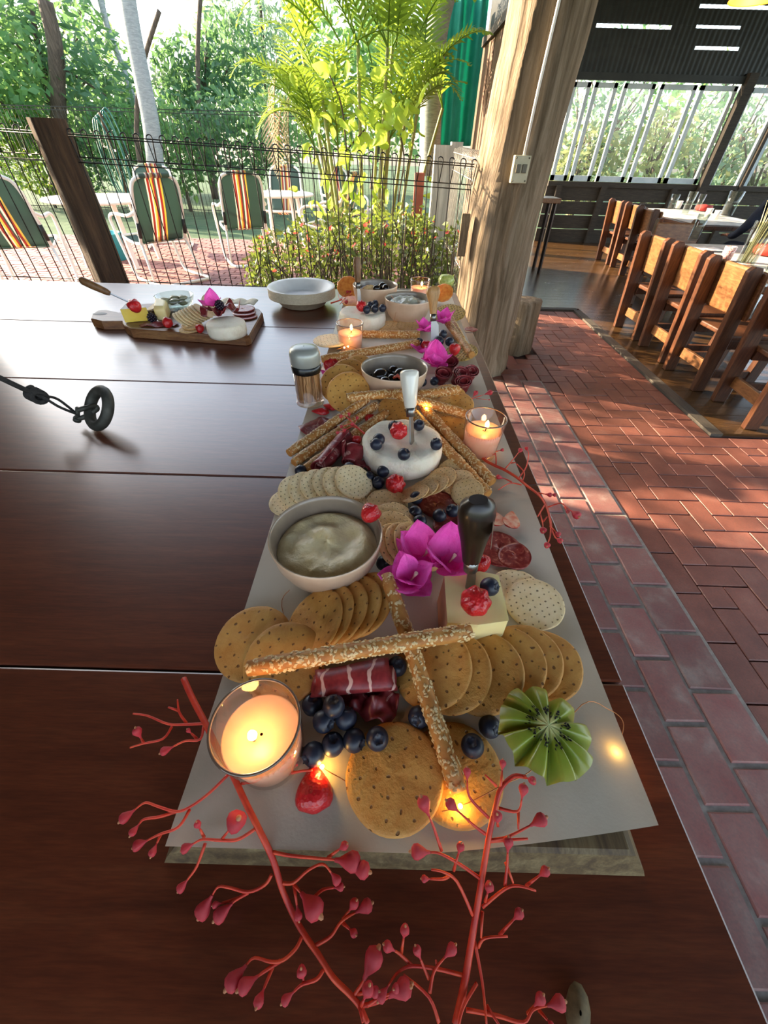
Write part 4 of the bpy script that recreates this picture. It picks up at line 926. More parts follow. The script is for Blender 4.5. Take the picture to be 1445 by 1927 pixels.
# ------------------------------------------------------------------ sesame sticks
M_stick = mat('baked stick crust', '#a8682a', '#c68a44', rough=.6, scale=90, bump=.4)
M_seed = mat('toasted sesame seeds', '#d2a868', '#ecd2a0', rough=.5, scale=300)
def sesame(p0, p1, label, r=.0067, n=620, bend=.0):
    p0, p1 = V(p0), V(p1); o = thing('sesame_stick', label, 'breadstick', (p0 + p1) / 2, None, 'sesame breadsticks'); L = (p1 - p0).length; n = int(n * L / .18)
    ax = (p1 - p0).normalized(); k = 14; x = ax.orthogonal().normalized(); y = ax.cross(x)
    pts = [p0 + (p1 - p0) * (i / k) + V((0, 0, bend * math.sin(math.pi * i / k))) + x * .0008 * noise.noise(V((i * .6, p0.x * 50, 0))) for i in range(k + 1)]
    rr = [r * (1 + .06 * noise.noise(V((i * .7, p1.y * 40, 3)))) for i in range(k + 1)]; rr[0] *= .86; rr[-1] *= .86
    build(MB().tube(pts, rr, 12), 'crust', M_stick, o, True); m = MB()
    for _ in range(n):
        t = random.uniform(.0, 1.0); a = random.uniform(0, 6.283); d = x * math.cos(a) + y * math.sin(a); f = t * k; i = min(int(f), k - 1); c = pts[i].lerp(pts[i + 1], f - i) + d * (rr[i] * 1.0)
        e = (ax * random.gauss(0, 1) + d.cross(ax) * random.gauss(0, 1)).normalized(); g = d.cross(e); l, w, h = .0022 * random.uniform(.8, 1.15), .0013, .0010
        m.add([c + e * l, c + g * w - e * l * .3, c - e * l * .8, c - g * w - e * l * .3, c + d * h - e * l * .2], [(0, 1, 4), (1, 2, 4), (2, 3, 4), (3, 0, 4)], 0, True)
    build(m, 'sesame_seeds', M_seed, o, True, kind='stuff'); return o
random.seed(9)
sesame(P(727, 1082, B + .046), P(864, 1490, B + .0135), 'long sesame stick lying lengthwise at the front, under the crossing one', .0066)
sesame(P(466, 1258, B + .046), P(886, 1188, B + .049), 'sesame stick lying crosswise on top at the front', .0066)
sesame(P(543, 853, B + .0075), P(689, 753, B + .024), 'outermost of three sesame sticks left of the white cheese', .0070)
sesame(P(553, 871, B + .0075), P(707, 763, B + .018), 'middle of three sesame sticks left of the white cheese', .0070)
sesame(P(570, 886, B + .0075), P(727, 776, B + .018), 'innermost of three sesame sticks left of the white cheese', .0070)
sesame(P(652, 748, B + .038), P(768, 738, B + .040), 'sesame stick resting on the big crackers behind the cheese', .0072)
sesame(P(745, 742, B + .050), P(884, 782, B + .024), 'sesame stick lit by a fairy light right of the white handle', .0075)
sesame(P(785, 744, B + .030), P(864, 733, B + .030), 'short sesame stick behind the lit one', .0080)
sesame(P(768, 768, B + .028), P(918, 930, B + .0085), 'near one of the paired sesame sticks right of the white cheese', .0078)
sesame(P(795, 765, B + .030), P(926, 908, B + .0085), 'far one of the paired sesame sticks right of the white cheese', .0078)
sesame(P(606, 676, B + .030), P(788, 646, B + .030), 'sesame stick lying behind the olive bowl', .0082)
sesame(P(672, 629, B + .020), P(790, 630, B + .022), 'sesame stick right of the upper candle', .0085)
sesame(P(840, 604, B + .018), P(888, 668, B + .018), 'sesame stick at the right edge beside the pink flowers', .0080)
sesame(P(848, 600, B + .010), P(870, 640, B + .010), 'sesame stick half hidden at the far right edge', .0080)

# ------------------------------------------------------------------ berries
M_blue = NT('bloomed blueberry skin'); _v = M_blue.coords(); _n = M_blue.noise(_v, 120, 4)
M_blue.col(M_blue.vary(M_blue.ramp(_n, [(.35, '#131520'), (.6, '#262b3c'), (.8, '#485068')]), .2)); M_blue.b.inputs['Roughness'].default_value = .42; M_blue = M_blue.m
M_calyx = mat('dark calyx', '#1a1820', '#2c2830', rough=.7, scale=300)
bb = MB().lathe([(.001, -1), (.3, -.95), (.62, -.78), (.88, -.47), (1, 0), (.94, .38), (.75, .68), (.52, .84), (.36, .88), (.3, .80), (.001, .76)], 20); bbm = bb.mesh('blueberry')
cx = MB()
for k in range(5):
    a = 2 * math.pi * k / 5; c_, s_ = math.cos(a), math.sin(a); cx.add([(c_ * .34 - s_ * .16, s_ * .34 + c_ * .16, .86), (c_ * .34 + s_ * .16, s_ * .34 - c_ * .16, .86), (c_ * .5, s_ * .5, 1.0), (c_ * .2, s_ * .2, .80)], [(0, 1, 2), (0, 3, 1)])
cxm = cx.mesh('calyx'); bbm.materials.append(M_blue); cxm.materials.append(M_calyx)
def blue(px, py, z, label, group=None, r=.0086):
    c = P(px, py, B + z); m_ = TR(c, tilt(random.uniform(0, 6.28), random.uniform(.1, 1.5), random.uniform(0, 6)), r)
    o = put('blueberry', bbm, None, label, 'blueberry', m_, group or 'blueberries'); q = link('calyx', cxm, None, o); return o
random.seed(4)
gA = 'blueberries in the cluster beside the front candle'
for x, y, z, l in [(628, 1329, .024, 'topmost blueberry of the front cluster, beside the rolled ham'), (588, 1326, .009, 'blueberry at the back left of the front cluster'), (609, 1357, .015, 'blueberry in the middle of the front cluster'), (651, 1352, .013, 'blueberry tucked under the ham end in the front cluster'), (626, 1401, .009, 'blueberry at the front centre of the front cluster'), (666, 1393, .0105, 'blueberry just left of the one touching the front cracker'), (710, 1390, .014, 'blueberry resting on the left rim of the nearest cracker'), (590, 1419, .009, 'blueberry nearest the camera left, beside a glowing fairy light')]: blue(x, y, z, l, gA)
for x, y, z, l in [(747, 1254, .012, 'blueberry under the crossing of the front sesame sticks'), (788, 1349, .009, 'blueberry in the gap left of the lengthwise sesame stick'), (889, 1404, .0145, 'large blueberry right of the lengthwise stick on the front cracker'), (921, 1367, .009, 'dark blueberry tucked against the left side of the kiwi')]: blue(x, y, z, l)
blue(921, 1104, .0545, 'blueberry on top of the yellow cheese wedge')
for x, y, z, l in [(783, 937, .010, 'upper left blueberry of the group on the salami'), (781, 964, .010, 'blueberry below the upper left one on the salami'), (790, 981, .008, 'lowest blueberry at the salami by the cracker fan'), (827, 970, .011, 'blueberry in the centre of the salami slice'), (852, 961, .011, 'blueberry beside the dark knife handle on the salami'), (722, 1060, .009, 'blueberry between dip bowl and pink flower'), (733, 1070, .009, 'blueberry half hidden under the pink flower'), (566, 886, .009, 'lone blueberry at the lower ends of three sesame sticks'), (657, 881, .016, 'blueberry on the ham above the pale cracker row'), (693, 899, .010, 'left blueberry before the white cheese wheel'), (712, 908, .009, 'dark blueberry against the strawberry before the cheese wheel'), (721, 887, .016, 'blueberry resting against the rim of the white cheese wheel'), (600 + 195, 719, .012, 'dark blueberry right of the olive bowl'), (817, 717, .012, 'second dark blueberry right of the olive bowl')]: blue(x, y, z, l)

# ------------------------------------------------------------------ cheese wheels
M_rind = NT('white bloomy rind'); _v = M_rind.coords((1, 1, 1), False); _a = M_rind.noise(_v, 38, 5); _b = M_rind.noise(_v, 240, 4)
M_rind.col(M_rind.mix(M_rind.ramp(_a, [(.52, 0.0), (.75, .5)]), '#efe3cc', '#c8ac84')); M_rind.b.inputs['Roughness'].default_value = .75; M_rind.bump(M_rind.math('ADD', _b, M_rind.math('MULTIPLY', _a, 2.0)), .45, .003)
M_rind.b.inputs['Subsurface Weight'].default_value = .15; M_rind.b.inputs['Subsurface Scale'].default_value = .008; M_rind = M_rind.m
def brie(px, py, h, r, label, seed):
    c = P(px, py, B + h); c.z = B + .0005
    n = 56; vs = []; prof = [(.001, h), (.3, h), (.6, h), (.85, h), (.95, h * .97), (1.0, h * .84), (1.02, h * .5), (1.0, h * .16), (.95, .001), (.001, .001)]
    for a, z in prof:
        for j in range(n):
            th = 2 * math.pi * j / n; q = 1 + .018 * noise.noise(V((math.cos(th) * 2, math.sin(th) * 2, seed))); X, Y = math.cos(th) * a * r * q, math.sin(th) * a * r * q
            dz = (.0035 * noise.noise(V((X * 35, Y * 35, seed))) - .004 * math.exp(-((X - .012) ** 2 + (Y - .004) ** 2) / .0006)) if z > h * .9 else 0
            if a > .9 and z > h * .3: dz -= .004 * math.exp(-((th - 4.75) / .09) ** 2); X *= 1 - .03 * math.exp(-((th - 4.75) / .05) ** 2); Y *= 1 - .05 * math.exp(-((th - 4.75) / .05) ** 2)
            vs.append(c + V((X, Y, z + dz)))
    return solo(MB().add(vs, [(i * n + j, (i + 1) * n + j, (i + 1) * n + (j + 1) % n, i * n + (j + 1) % n) for i in range(len(prof) - 1) for j in range(n)], 0, True), 'soft_cheese', M_rind, label, 'cheese', c)
brie(757, 826, .034, .0585, 'white rinded cheese wheel with berries in the middle of the board', 2)
brie(682, 586, .034, .0590, 'white rinded cheese wheel at the far end with berries on top', 7)
for x, y, l in [(713, 827, 'rear blueberry of the pair on the left of the cheese wheel'), (708, 836, 'front blueberry of the pair on the left of the cheese wheel'), (788, 800, 'blueberry right of the knife blade on the cheese wheel'), (821, 836, 'blueberry at the right rim on top of the cheese wheel'), (760, 855, 'blueberry at the front on top of the cheese wheel'), (741, 803, 'blueberry peeping out behind the strawberry on the cheese wheel')]: blue(x, y, .041, l, 'blueberries on the middle cheese wheel')
for x, y, l in [(690, 583, 'left front blueberry on the far cheese wheel'), (705, 581, 'middle blueberry on the far cheese wheel'), (720, 580, 'right blueberry on the far cheese wheel'), (697, 575, 'left rear blueberry on the far cheese wheel'), (706, 572, 'rear blueberry on the far cheese wheel')]: blue(x, y, .042, l, 'blueberries on the far cheese wheel', .0095)

# ------------------------------------------------------------------ strawberries
M_straw = NT('strawberry skin'); _v = M_straw.coords(); _a = M_straw.n('TexVoronoi'); _a.inputs['Scale'].default_value = 420; M_straw.l(_v, _a.inputs['Vector'])
M_straw.col(M_straw.mix(M_straw.ramp(_a.outputs['Distance'], [(.0, .6), (.16, 0.0)]), M_straw.ramp(M_straw.noise(_v, 60, 3), [(.35, '#a8121a'), (.65, '#d42a2c')]), '#e09a50')); M_straw.b.inputs['Roughness'].default_value = .3
M_straw.bump(_a.outputs['Distance'], .5, .001); M_straw.b.inputs['Subsurface Weight'].default_value = .15; M_straw.b.inputs['Subsurface Scale'].default_value = .004; M_straw = M_straw.m
M_sflesh = mat('pale strawberry flesh', '#e8785c', '#f4c8a8', rough=.35, scale=120, sss=.2)
def strawberry(px, py, z, r, label, az=90, a=30, lobes=7, name='strawberry'):
    "whole berry with the top cut into a small crown"
    c = P(px, py, B + z); n = 42; vs = []; prof = [(.001, -1.0), (.35, -.92), (.68, -.62), (.9, -.2), (1.0, .2), (.96, .52), (.74, .80), (.4, .96), (.001, 1.0)]
    for i, (q, zz) in enumerate(prof):
        for j in range(n):
            th = 2 * math.pi * j / n; w = 1 + (.05 * math.cos(lobes * th) if i > 2 else 0) * min(1, (i - 2) / 3); vs.append(V((math.cos(th) * q * w, math.sin(th) * q * w, zz + (.07 * math.cos(lobes * th) if i in (5, 6) else 0))) * r)
    m = MB().add(vs, [(i * n + j, i * n + (j + 1) % n, (i + 1) * n + (j + 1) % n, (i + 1) * n + j) for i in range(len(prof) - 1) for j in range(n)], 0, True); m.xf(TR(c, tilt(R(az), R(a), random.uniform(0, 6))))
    return solo(m, name, M_straw, label, 'strawberry', c - V((0, 0, r)))
strawberry(893, 1133, .0565, .0128, 'cut strawberry on top of the yellow cheese wedge', 270, 20)
strawberry(750, 812, .0455, .0125, 'cut strawberry before the blade on the cheese wheel', 270, 40)
strawberry(742, 911, .0125, .0132, 'cut strawberry at the foot of the cheese wheel', 300, 50)
strawberry(680, 577, .0455, .0130, 'cut strawberry on the far cheese wheel', 270, 40)
strawberry(696, 967, .058, .0105, 'cut strawberry hanging on the rim of the dip bowl', 60, 80, 5)
strawberry(622, 688, .016, .0155, 'bright strawberry between toothpick jar and cracker', 90, 20, 6)
strawberry(904, 1061, .012, .0105, 'strawberry half hidden behind the cheese wedge', 90, 40)
strawberry(855, 658, .026, .0125, 'bright strawberry beside the pink flowers at the right', 90, 30, 5)
strawberry(801, 652, .026, .0120, 'small strawberry left of the pronged knife blade', 90, 30, 5)
strawberry(697, 790, .010, .0095, 'red berry behind the cheese wheel beside the sticks', 90, 30)
strawberry(671, 829, .020, .0075, 'small red berry between ham roll and cheese wheel', 90, 30, 5)
def straw_half(px, py, z, L, w, rot, label, flat=0.55, up=True):
    "half a berry, cut face up or down"
    c = P(px, py, B + z); n = 18; vs = []; k = 9
    for i in range(k + 1):
        t = i / k; r = w * math.sin(math.pi * min(.999, t ** .62 * .96 + .02)) ** .8
        for j in range(n + 1): th = math.pi * j / n; vs.append(V(((t - .5) * L, math.cos(th) * r, -math.sin(th) * r * flat if up else math.sin(th) * r * flat)))
    m = MB().add(vs, [(i * (n + 1) + j, i * (n + 1) + j + 1, (i + 1) * (n + 1) + j + 1, (i + 1) * (n + 1) + j) for i in range(k) for j in range(n)], 0, True)
    m.add([V(((i / k - .5) * L, s * abs(vs[i * (n + 1)].y), 0)) for i in range(k + 1) for s in (1, 0, -1)], [(i * 3 + j, i * 3 + j + 1, (i + 1) * 3 + j + 1, (i + 1) * 3 + j) for i in range(k) for j in (0, 1)], 1)
    m.xf(TR(c, Matrix.Rotation(R(rot), 3, 'Z') @ Matrix.Rotation(random.uniform(-.15, .15), 3, 'X')))
    return solo(m, 'strawberry_half', [M_straw, M_sflesh], label, 'strawberry', c)
straw_half(591, 1484, .001, .030, .0135, 100, 'single strawberry piece lying on the paper at the front left', .8, False)
straw_half(963, 977, .0085, .030, .0105, 75, 'right strawberry half with pale core beside the salami')
straw_half(932, 973, .0085, .030, .0100, 110, 'left strawberry half behind the dark knife handle')
straw_half(603, 775, .001, .032, .0085, 172, 'strawberry slice lying on the paper below the toothpick jar', .8, False)
straw_half(621, 766, .001, .030, .0085, 150, 'strawberry slice nearest the toothpick jar', .8, False)

# ------------------------------------------------------------------ cured meats
M_ham = NT('cured ham'); _v = M_ham.coords((1, 1, 1), True); _a = M_ham.noise(_v, 34, 3, .5, 1.5); _b = M_ham.noise(_v, 140, 4)
M_ham.col(M_ham.mix(M_ham.ramp(_a, [(.60, 0.0), (.63, .6), (.66, 0.0)]), M_ham.ramp(_b, [(.3, '#6a1c22'), (.7, '#9c3a3c')]), '#e0b4a4')); M_ham.b.inputs['Roughness'].default_value = .35; M_ham.bump(_b, .3, .001); M_ham.leafy('#c04a44', .15); M_ham = M_ham.m
M_salami = NT('salami'); _v = M_salami.coords(); _a = M_salami.n('TexVoronoi'); _a.inputs['Scale'].default_value = 260; M_salami.l(_v, _a.inputs['Vector']); _b = M_salami.noise(_v, 150, 4, .6, .8)
M_salami.col(M_salami.ramp(_b, [(.38, '#7a2420'), (.56, '#94382e'), (.66, '#c07860'), (.78, '#d8a890')])); M_salami.b.inputs['Roughness'].default_value = .4; M_salami.bump(_b, .3, .001); M_salami = M_salami.m
M_hamb = NT('banded cured ham'); _v = M_hamb.coords((1, 1, 1), False); _tc = M_hamb.n('TexCoord'); _sx = M_hamb.n('SeparateXYZ'); M_hamb.l(_tc.outputs['Object'], _sx.inputs[0]); _b = M_hamb.noise(_v, 140, 4)
_w = M_hamb.math('SINE', M_hamb.math('ADD', M_hamb.math('MULTIPLY', _sx.outputs[0], 330.0), M_hamb.math('MULTIPLY', M_hamb.noise(_v, 50, 2), 6.0)))
M_hamb.col(M_hamb.mix(M_hamb.ramp(_w, [(.86, 0.0), (.93, .8)]), M_hamb.ramp(_b, [(.3, '#6a1c22'), (.7, '#963436')]), '#e4bcae')); M_hamb.b.inputs['Roughness'].default_value = .4; M_hamb.bump(_b, .3, .001); M_hamb = M_hamb.m
def ham_roll(p0, p1, r, label, turns=1.6, name='ham_roll', seed=0, flare=.2, mt=None):
    p0, p1 = V(p0), V(p1); ax = (p1 - p0); x = ax.cross(V((0, 0, 1))).normalized(); y = x.cross(ax.normalized())
    def fn(u, v):
        a = turns * 2 * math.pi * u + seed; rr = r * (1.0 - .55 * u) * (1 + flare * v) * (1 + .22 * noise.noise(V((u * 5, v * 2.5, seed + 4))))
        return p0 + ax * (v + .13 * (v - .5) * 2 * noise.noise(V((u * 7, seed, 1))) + .03 * noise.noise(V((u * 5, seed, 1)))) + x * math.cos(a) * rr + y * math.sin(a) * rr * .9
    o = solo(MB().grid(fn, 44, 12), name, mt or M_ham, label, 'cured meat'); o.modifiers.new('t', 'SOLIDIFY').thickness = .0009; return o
def ham_flat(px, py, z, w, d, rot, label, seed=0, amp=.006, mt=None, name='ham_slice'):
    c = P(px, py, B + z); rm = Matrix.Rotation(R(rot), 3, 'Z')
    def fn(u, v):
        X, Y = (u - .5) * w * (1 - .35 * abs(v - .5)), (v - .5) * d * (1 - .2 * abs(u - .5)); q = noise.noise(V((u * 3.2 + seed, v * 2.4, seed))); return c + rm @ V((X, Y + .004 * q, max(0, amp * (q + .35 * math.sin(9 * u + seed)) + amp * .5)))
    o = solo(MB().grid(fn, 26, 14), name, mt or M_ham, label, 'cured meat'); o.modifiers.new('t', 'SOLIDIFY').thickness = .0009; return o
ham_roll(P(590, 1290, B + .016), P(740, 1272, B + .014), .0120, 'rolled cured ham with white fat bands at the front', 1.8, seed=.5, flare=.25, mt=M_hamb)
ham_flat(704, 1325, .004, .040, .028, -20, 'folded flap of cured ham below the front ham roll', 3, .010)
ham_flat(655, 1320, .004, .034, .020, 10, 'ragged cured ham edge under the front blueberries', 8, .008)
ham_roll(P(600, 882, B + .012), P(654, 822, B + .020), .0125, 'long cured ham roll beside three sesame sticks', 1.5, seed=1.2)
ham_roll(P(658, 872, B + .012), P(668, 842, B + .022), .0125, 'ruffled cured ham rosette left of the cheese wheel', 2.4, seed=2.2, flare=.5)
ham_flat(682, 878, .006, .036, .03, 30, 'dark ruffled ham behind the berries at the cheese foot', 5, .010)
ham_flat(598, 803, .001, .062, .048, 40, 'flat slice of cured ham left of the three sesame sticks', 1, .003)
for i, (x, y, r, l) in enumerate([(846, 690, .018, 'upper cured meat rosette beside the yellow cracker'), (832, 712, .016, 'dark cured meat rosette left of the others'), (862, 712, .016, 'pale cured meat roll at the right edge'), (874, 728, .014, 'lowest cured meat rosette at the right edge'), (885, 708, .013, 'outermost cured meat curl at the right edge')]):
    q = P(x, y, B + .012); ham_roll(q + V((-.003, .004, -.010)), q + V((.004 * (i % 3 - 1), -.006, .014)), r * .62, l, 2.8, 'meat_rosette', i * 1.7, .9)
def salami(px, py, z, r, label, seed, amp=.0015, az=0, a=0):
    c = P(px, py, B + z); n = 36; vs = []; rg = [0.001, .3, .6, .85, 1.0]
    for q in rg:
        for j in range(n): th = 2 * math.pi * j / n; X, Y = math.cos(th) * q * r, math.sin(th) * q * r; vs.append(V((X, Y, amp * (1 + noise.noise(V((X * 60, Y * 60, seed)))))))
    m = MB().add(vs, [(i * n + j, (i + 1) * n + j, (i + 1) * n + (j + 1) % n, i * n + (j + 1) % n) for i in range(4) for j in range(n)], 0, True).xf(TR(c, tilt(R(az), R(a))))
    o = solo(m, 'salami_slice', M_salami, label, 'salami', c); md = o.modifiers.new('t', 'SOLIDIFY'); md.thickness = .0012; md.offset = 1; return o
salami(822, 950, .0012, .026, 'salami slice under the blueberries behind the dark knife', 1)
salami(851, 990, .003, .024, 'salami slice partly behind the dark knife handle', 2, az=180, a=4)
salami(938, 1035, .0008, .0275, 'large salami slice right of the dark knife', 3)
salami(968, 1050, .0035, .018, 'folded salami strip end at the right of the large slice', 4, .003, 200, 12)
salami(886, 621, .001, .017, 'small salami slice at the far right paper edge', 6)

# ------------------------------------------------------------------ cheese wedge
M_ched = mat('pale yellow cheese', '#f0d894', '#f6e2a4', rough=.45, scale=30, bump=.15, sss=.2, sssr=(1, .7, .3)); M_peach = mat('peach cheese rind', '#d89a72', '#e0aa84', rough=.5, scale=30)
zt_, zb_ = B + .045, B + .001
top = [P(836, 1084, zt_), P(902, 1075, zt_), P(938, 1082, zt_), P(958, 1168, zt_), P(900, 1176, zt_), P(842, 1172, zt_)]
cen = sum(top, V()) / 6; bot = [V((p.x + (p.x - cen.x) * .06, p.y + (p.y - cen.y) * .04, zb_)) for p in top]
m = MB(); m.add(top + bot, [tuple(range(6))[::-1], tuple(range(6, 12))], 0); m.add(top + bot, [(i, (i + 1) % 6, (i + 1) % 6 + 6, i + 6) for i in range(5)], 0); m.add(top + bot, [(5, 0, 6, 11)], 1)
bevel(solo(m, 'cheese_wedge', [M_ched, M_peach], 'pale yellow cheese wedge with the dark handled knife in it', 'cheese'), .0025, 3)

# ------------------------------------------------------------------ knives
M_hdark = mat('dark horn handle', '#16100c', '#32241a', rough=.34, scale=30, stretch=(1, 1, .3), coat=.15); M_hwhite = mat('white ceramic handle', '#e2ded2', rough=.15, coat=.5)
M_hwood = wood_mat('pale wood handle', '#9a7040', '#b88a54', '#cca46c', .45, s=(20, 20, 2), vary=.05); M_hdwood = wood_mat('brown wood handle', '#5a3a20', '#7a5430', '#8e683e', .45, s=(20, 20, 2), vary=.05)
M_horn2 = mat('cut handle face', '#6a5a4c', '#8a7866', rough=.35, scale=60)
def rod(m, q, e, secs, n=16, side=V((1, 0, 0))):
    "elliptical rod from q to e; secs = (t, rx, ry, sideways shift)"
    ax = (e - q).normalized(); x = (side - ax * side.dot(ax)).normalized(); y = ax.cross(x); L = (e - q).length; vs = []
    for t, a, b, *sh in secs:
        c = q + ax * (L * t) + x * (sh[0] if sh else 0)
        for j in range(n): th = 2 * math.pi * j / n; vs.append(c + x * math.cos(th) * a + y * math.sin(th) * b)
    k = len(secs); m.add(vs, [(i * n + j, i * n + (j + 1) % n, (i + 1) * n + (j + 1) % n, (i + 1) * n + j) for i in range(k - 1) for j in range(n)], 0, True)
    m.add([vs[j] for j in range(n)], [tuple(range(n))[::-1]]); m.add([vs[(k - 1) * n + j] for j in range(n)], [tuple(range(n))]); return m
def knife(q, blade, handle, px, py, hm, secs, label, bw, bt=.0012, name='cheese_knife', ferr=True, sink=.015, twist=V((1, 0, 0)), prong=False):
    "stuck at q, tip of the handle showing at px, py"
    e = lean(q, px, py, blade + handle); ax = (e - q).normalized(); o = thing(name, label, 'knife', q)
    x = (twist - ax * twist.dot(ax)).normalized(); y = ax.cross(x); f = q + ax * blade; s = q - ax * sink
    m = MB(); w = bw
    pts = [s, s + x * w * .1, q + x * w, f - ax * .012 + x * w * .9, f + x * .0035, f - x * .0035, f - ax * .010 - x * w * .35, q - x * w * .45]
    m.add([p + y * bt for p in pts] + [p - y * bt for p in pts], [tuple(range(8)), tuple(range(8, 16))[::-1]] + [(i, i + 8, (i + 1) % 8 + 8, (i + 1) % 8) for i in range(8)])
    build(m, 'blade', M_steel, o, True)
    if ferr: build(MB().tube([f - ax * .004, f + ax * .010], [.0062, .0068], 14), 'ferrule', M_steel, o, True)
    build(rod(MB(), f + ax * .008, e, secs, side=twist), 'handle', hm, o, True); return o, q, e
q = P(881, 1106, B + .045)
kn, q, e = knife(q, .032, .078, 900, 940, M_hdark, [(0, .0075, .0065), (.12, .0085, .0075), (.35, .0105, .0095), (.6, .0135, .011), (.82, .0145, .0115), (.94, .0125, .010), (1, .007, .006)], 'cheese knife with dark polished handle standing in the yellow wedge', .006)
ax = (e - q).normalized(); c = q + ax * .088 + V((.0125, -.004, -.002)); build(MB().lathe([(.0001, .0008), (.008, .0004), (.0088, 0)], 20).xf(TR(c, (V((1, -.25, .15)).normalized()).to_track_quat('Z', 'Y').to_matrix()) @ Matrix.Diagonal((2.6, 1.0, 1, 1))), 'cut_face', M_horn2, kn, True, label='pale bevelled cut face')
knife(P(774, 832, B + .033), .040, .058, 770, 690, M_hwhite, [(0, .0068, .0068), (.05, .0085, .0085), (.4, .0105, .0105), (.8, .0130, .0130), (.93, .0130, .0130), (.98, .0105, .0105), (1, .006, .006)], 'cheese knife with white ceramic handle standing in the middle wheel', .008, twist=V((.45, 1, 0)))
knife(P(815, 652, B + .020), .055, .062, 815, 533, M_hwood, [(0, .0065, .0065), (.15, .0075, .007), (.45, .0095, .008), (.75, .0150, .010), (.92, .0135, .010), (1, .006, .005)], 'pronged cheese knife with pale wooden handle among the pink flowers', .013)
knife(P(675, 572, B + .033), .040, .065, 671, 470, M_hdwood, [(0, .0055, .0055), (.1, .0075, .0065), (.6, .0095, .008), (.9, .009, .0075), (1, .0075, .006)], 'cheese knife with upright brown wooden handle in the far wheel', .007)

# ------------------------------------------------------------------ kiwi half
o = thing('kiwi_half', 'zigzag cut green kiwi half at the front right', 'kiwi', P(1028, 1385, B + .002))
M_kskin = mat('fuzzy kiwi skin', '#7a6434', '#9a8246', rough=.85, scale=400, bump=.6); kc = P(1026, 1373, B + .0355)
tk = NT('kiwi flesh'); tcx = tk.n('TexCoord'); ln = tk.n('VectorMath', operation='LENGTH'); tk.l(tcx.outputs['Object'], ln.inputs[0]); nz = tk.noise(tk.coords((1, 1, 1), False), 160, 3)
tk.col(tk.mix(tk.math('MULTIPLY', nz, .45), tk.ramp(tk.math('MULTIPLY', ln.outputs['Value'], 30.0), [(.10, '#e8e6bc'), (.25, '#d0d490'), (.36, '#84942e'), (.7, '#93a238'), (1.0, '#a8a648')]), '#5c6a1e')); tk.b.inputs['Roughness'].default_value = .28; tk.b.inputs['Subsurface Weight'].default_value = .25; tk.b.inputs['Subsurface Scale'].default_value = .006
LB = 9; RK = .033; tl = tilt(R(60), R(9))
def kz(q, th): gr = max(0.0, 1 - abs(math.cos(LB * th / 2)) / .72); return .007 * (1 - q * .3) - gr * .0125 * min(1, q * 1.2) - .0045 * q ** 5
def kr(th): return RK * (.965 + .035 * abs(math.cos(LB * th / 2)))
m = MB(); n = LB * 14; rg = [.001, .1, .22, .36, .5, .65, .8, .92, 1.0]; vs = []
for q in rg:
    for j in range(n): th = 2 * math.pi * j / n; vs.append(V((math.cos(th) * q * kr(th), math.sin(th) * q * kr(th), kz(q, th))))
m.add(vs, [(i * n + j, (i + 1) * n + j, (i + 1) * n + (j + 1) % n, i * n + (j + 1) % n) for i in range(len(rg) - 1) for j in range(n)], 0, True)
fo = link('flesh', m.mesh('flesh'), tk.m, o); fo.matrix_local = TR(kc - P(1028, 1385, B + .002), tl); MW[fo.name] = Matrix()
m = MB(); vs = []; pr = [(1.0, 0), (1.01, -.35), (.93, -.65), (.72, -.86), (.4, -.97), (.001, -1.0)]
for i, (q, zz) in enumerate(pr):
    for j in range(n): th = 2 * math.pi * j / n; vs.append(V((math.cos(th) * q * kr(th), math.sin(th) * q * kr(th), (kz(1, th) if i == 0 else 0) + zz * .030 - (.004 if i else 0))))
m.add(vs, [(i * n + j, (i + 1) * n + j, (i + 1) * n + (j + 1) % n, i * n + (j + 1) % n) for i in range(len(pr) - 1) for j in range(n)], 0, True)
ko = link('skin', m.mesh('skin'), M_kskin, o); ko.matrix_local = fo.matrix_local.copy()
m = MB()
for k in range(LB):
    for _ in range(15):
        th = 2 * math.pi * (k + random.gauss(0, .17)) / LB; q = random.uniform(.24, .48); c = V((math.cos(th) * q * RK, math.sin(th) * q * RK, kz(q, th) + .0004)); d = V((math.cos(th), math.sin(th), 0)); g = V((-d.y, d.x, 0))
        m.add([c + d * .0013, c + g * .0006, c - d * .001, c - g * .0006, c + V((0, 0, .0006))], [(0, 1, 4), (1, 2, 4), (2, 3, 4), (3, 0, 4)], 0, True)
build(m, 'seeds', mat('black kiwi seed', '#15120c', rough=.3), fo, kind='stuff')

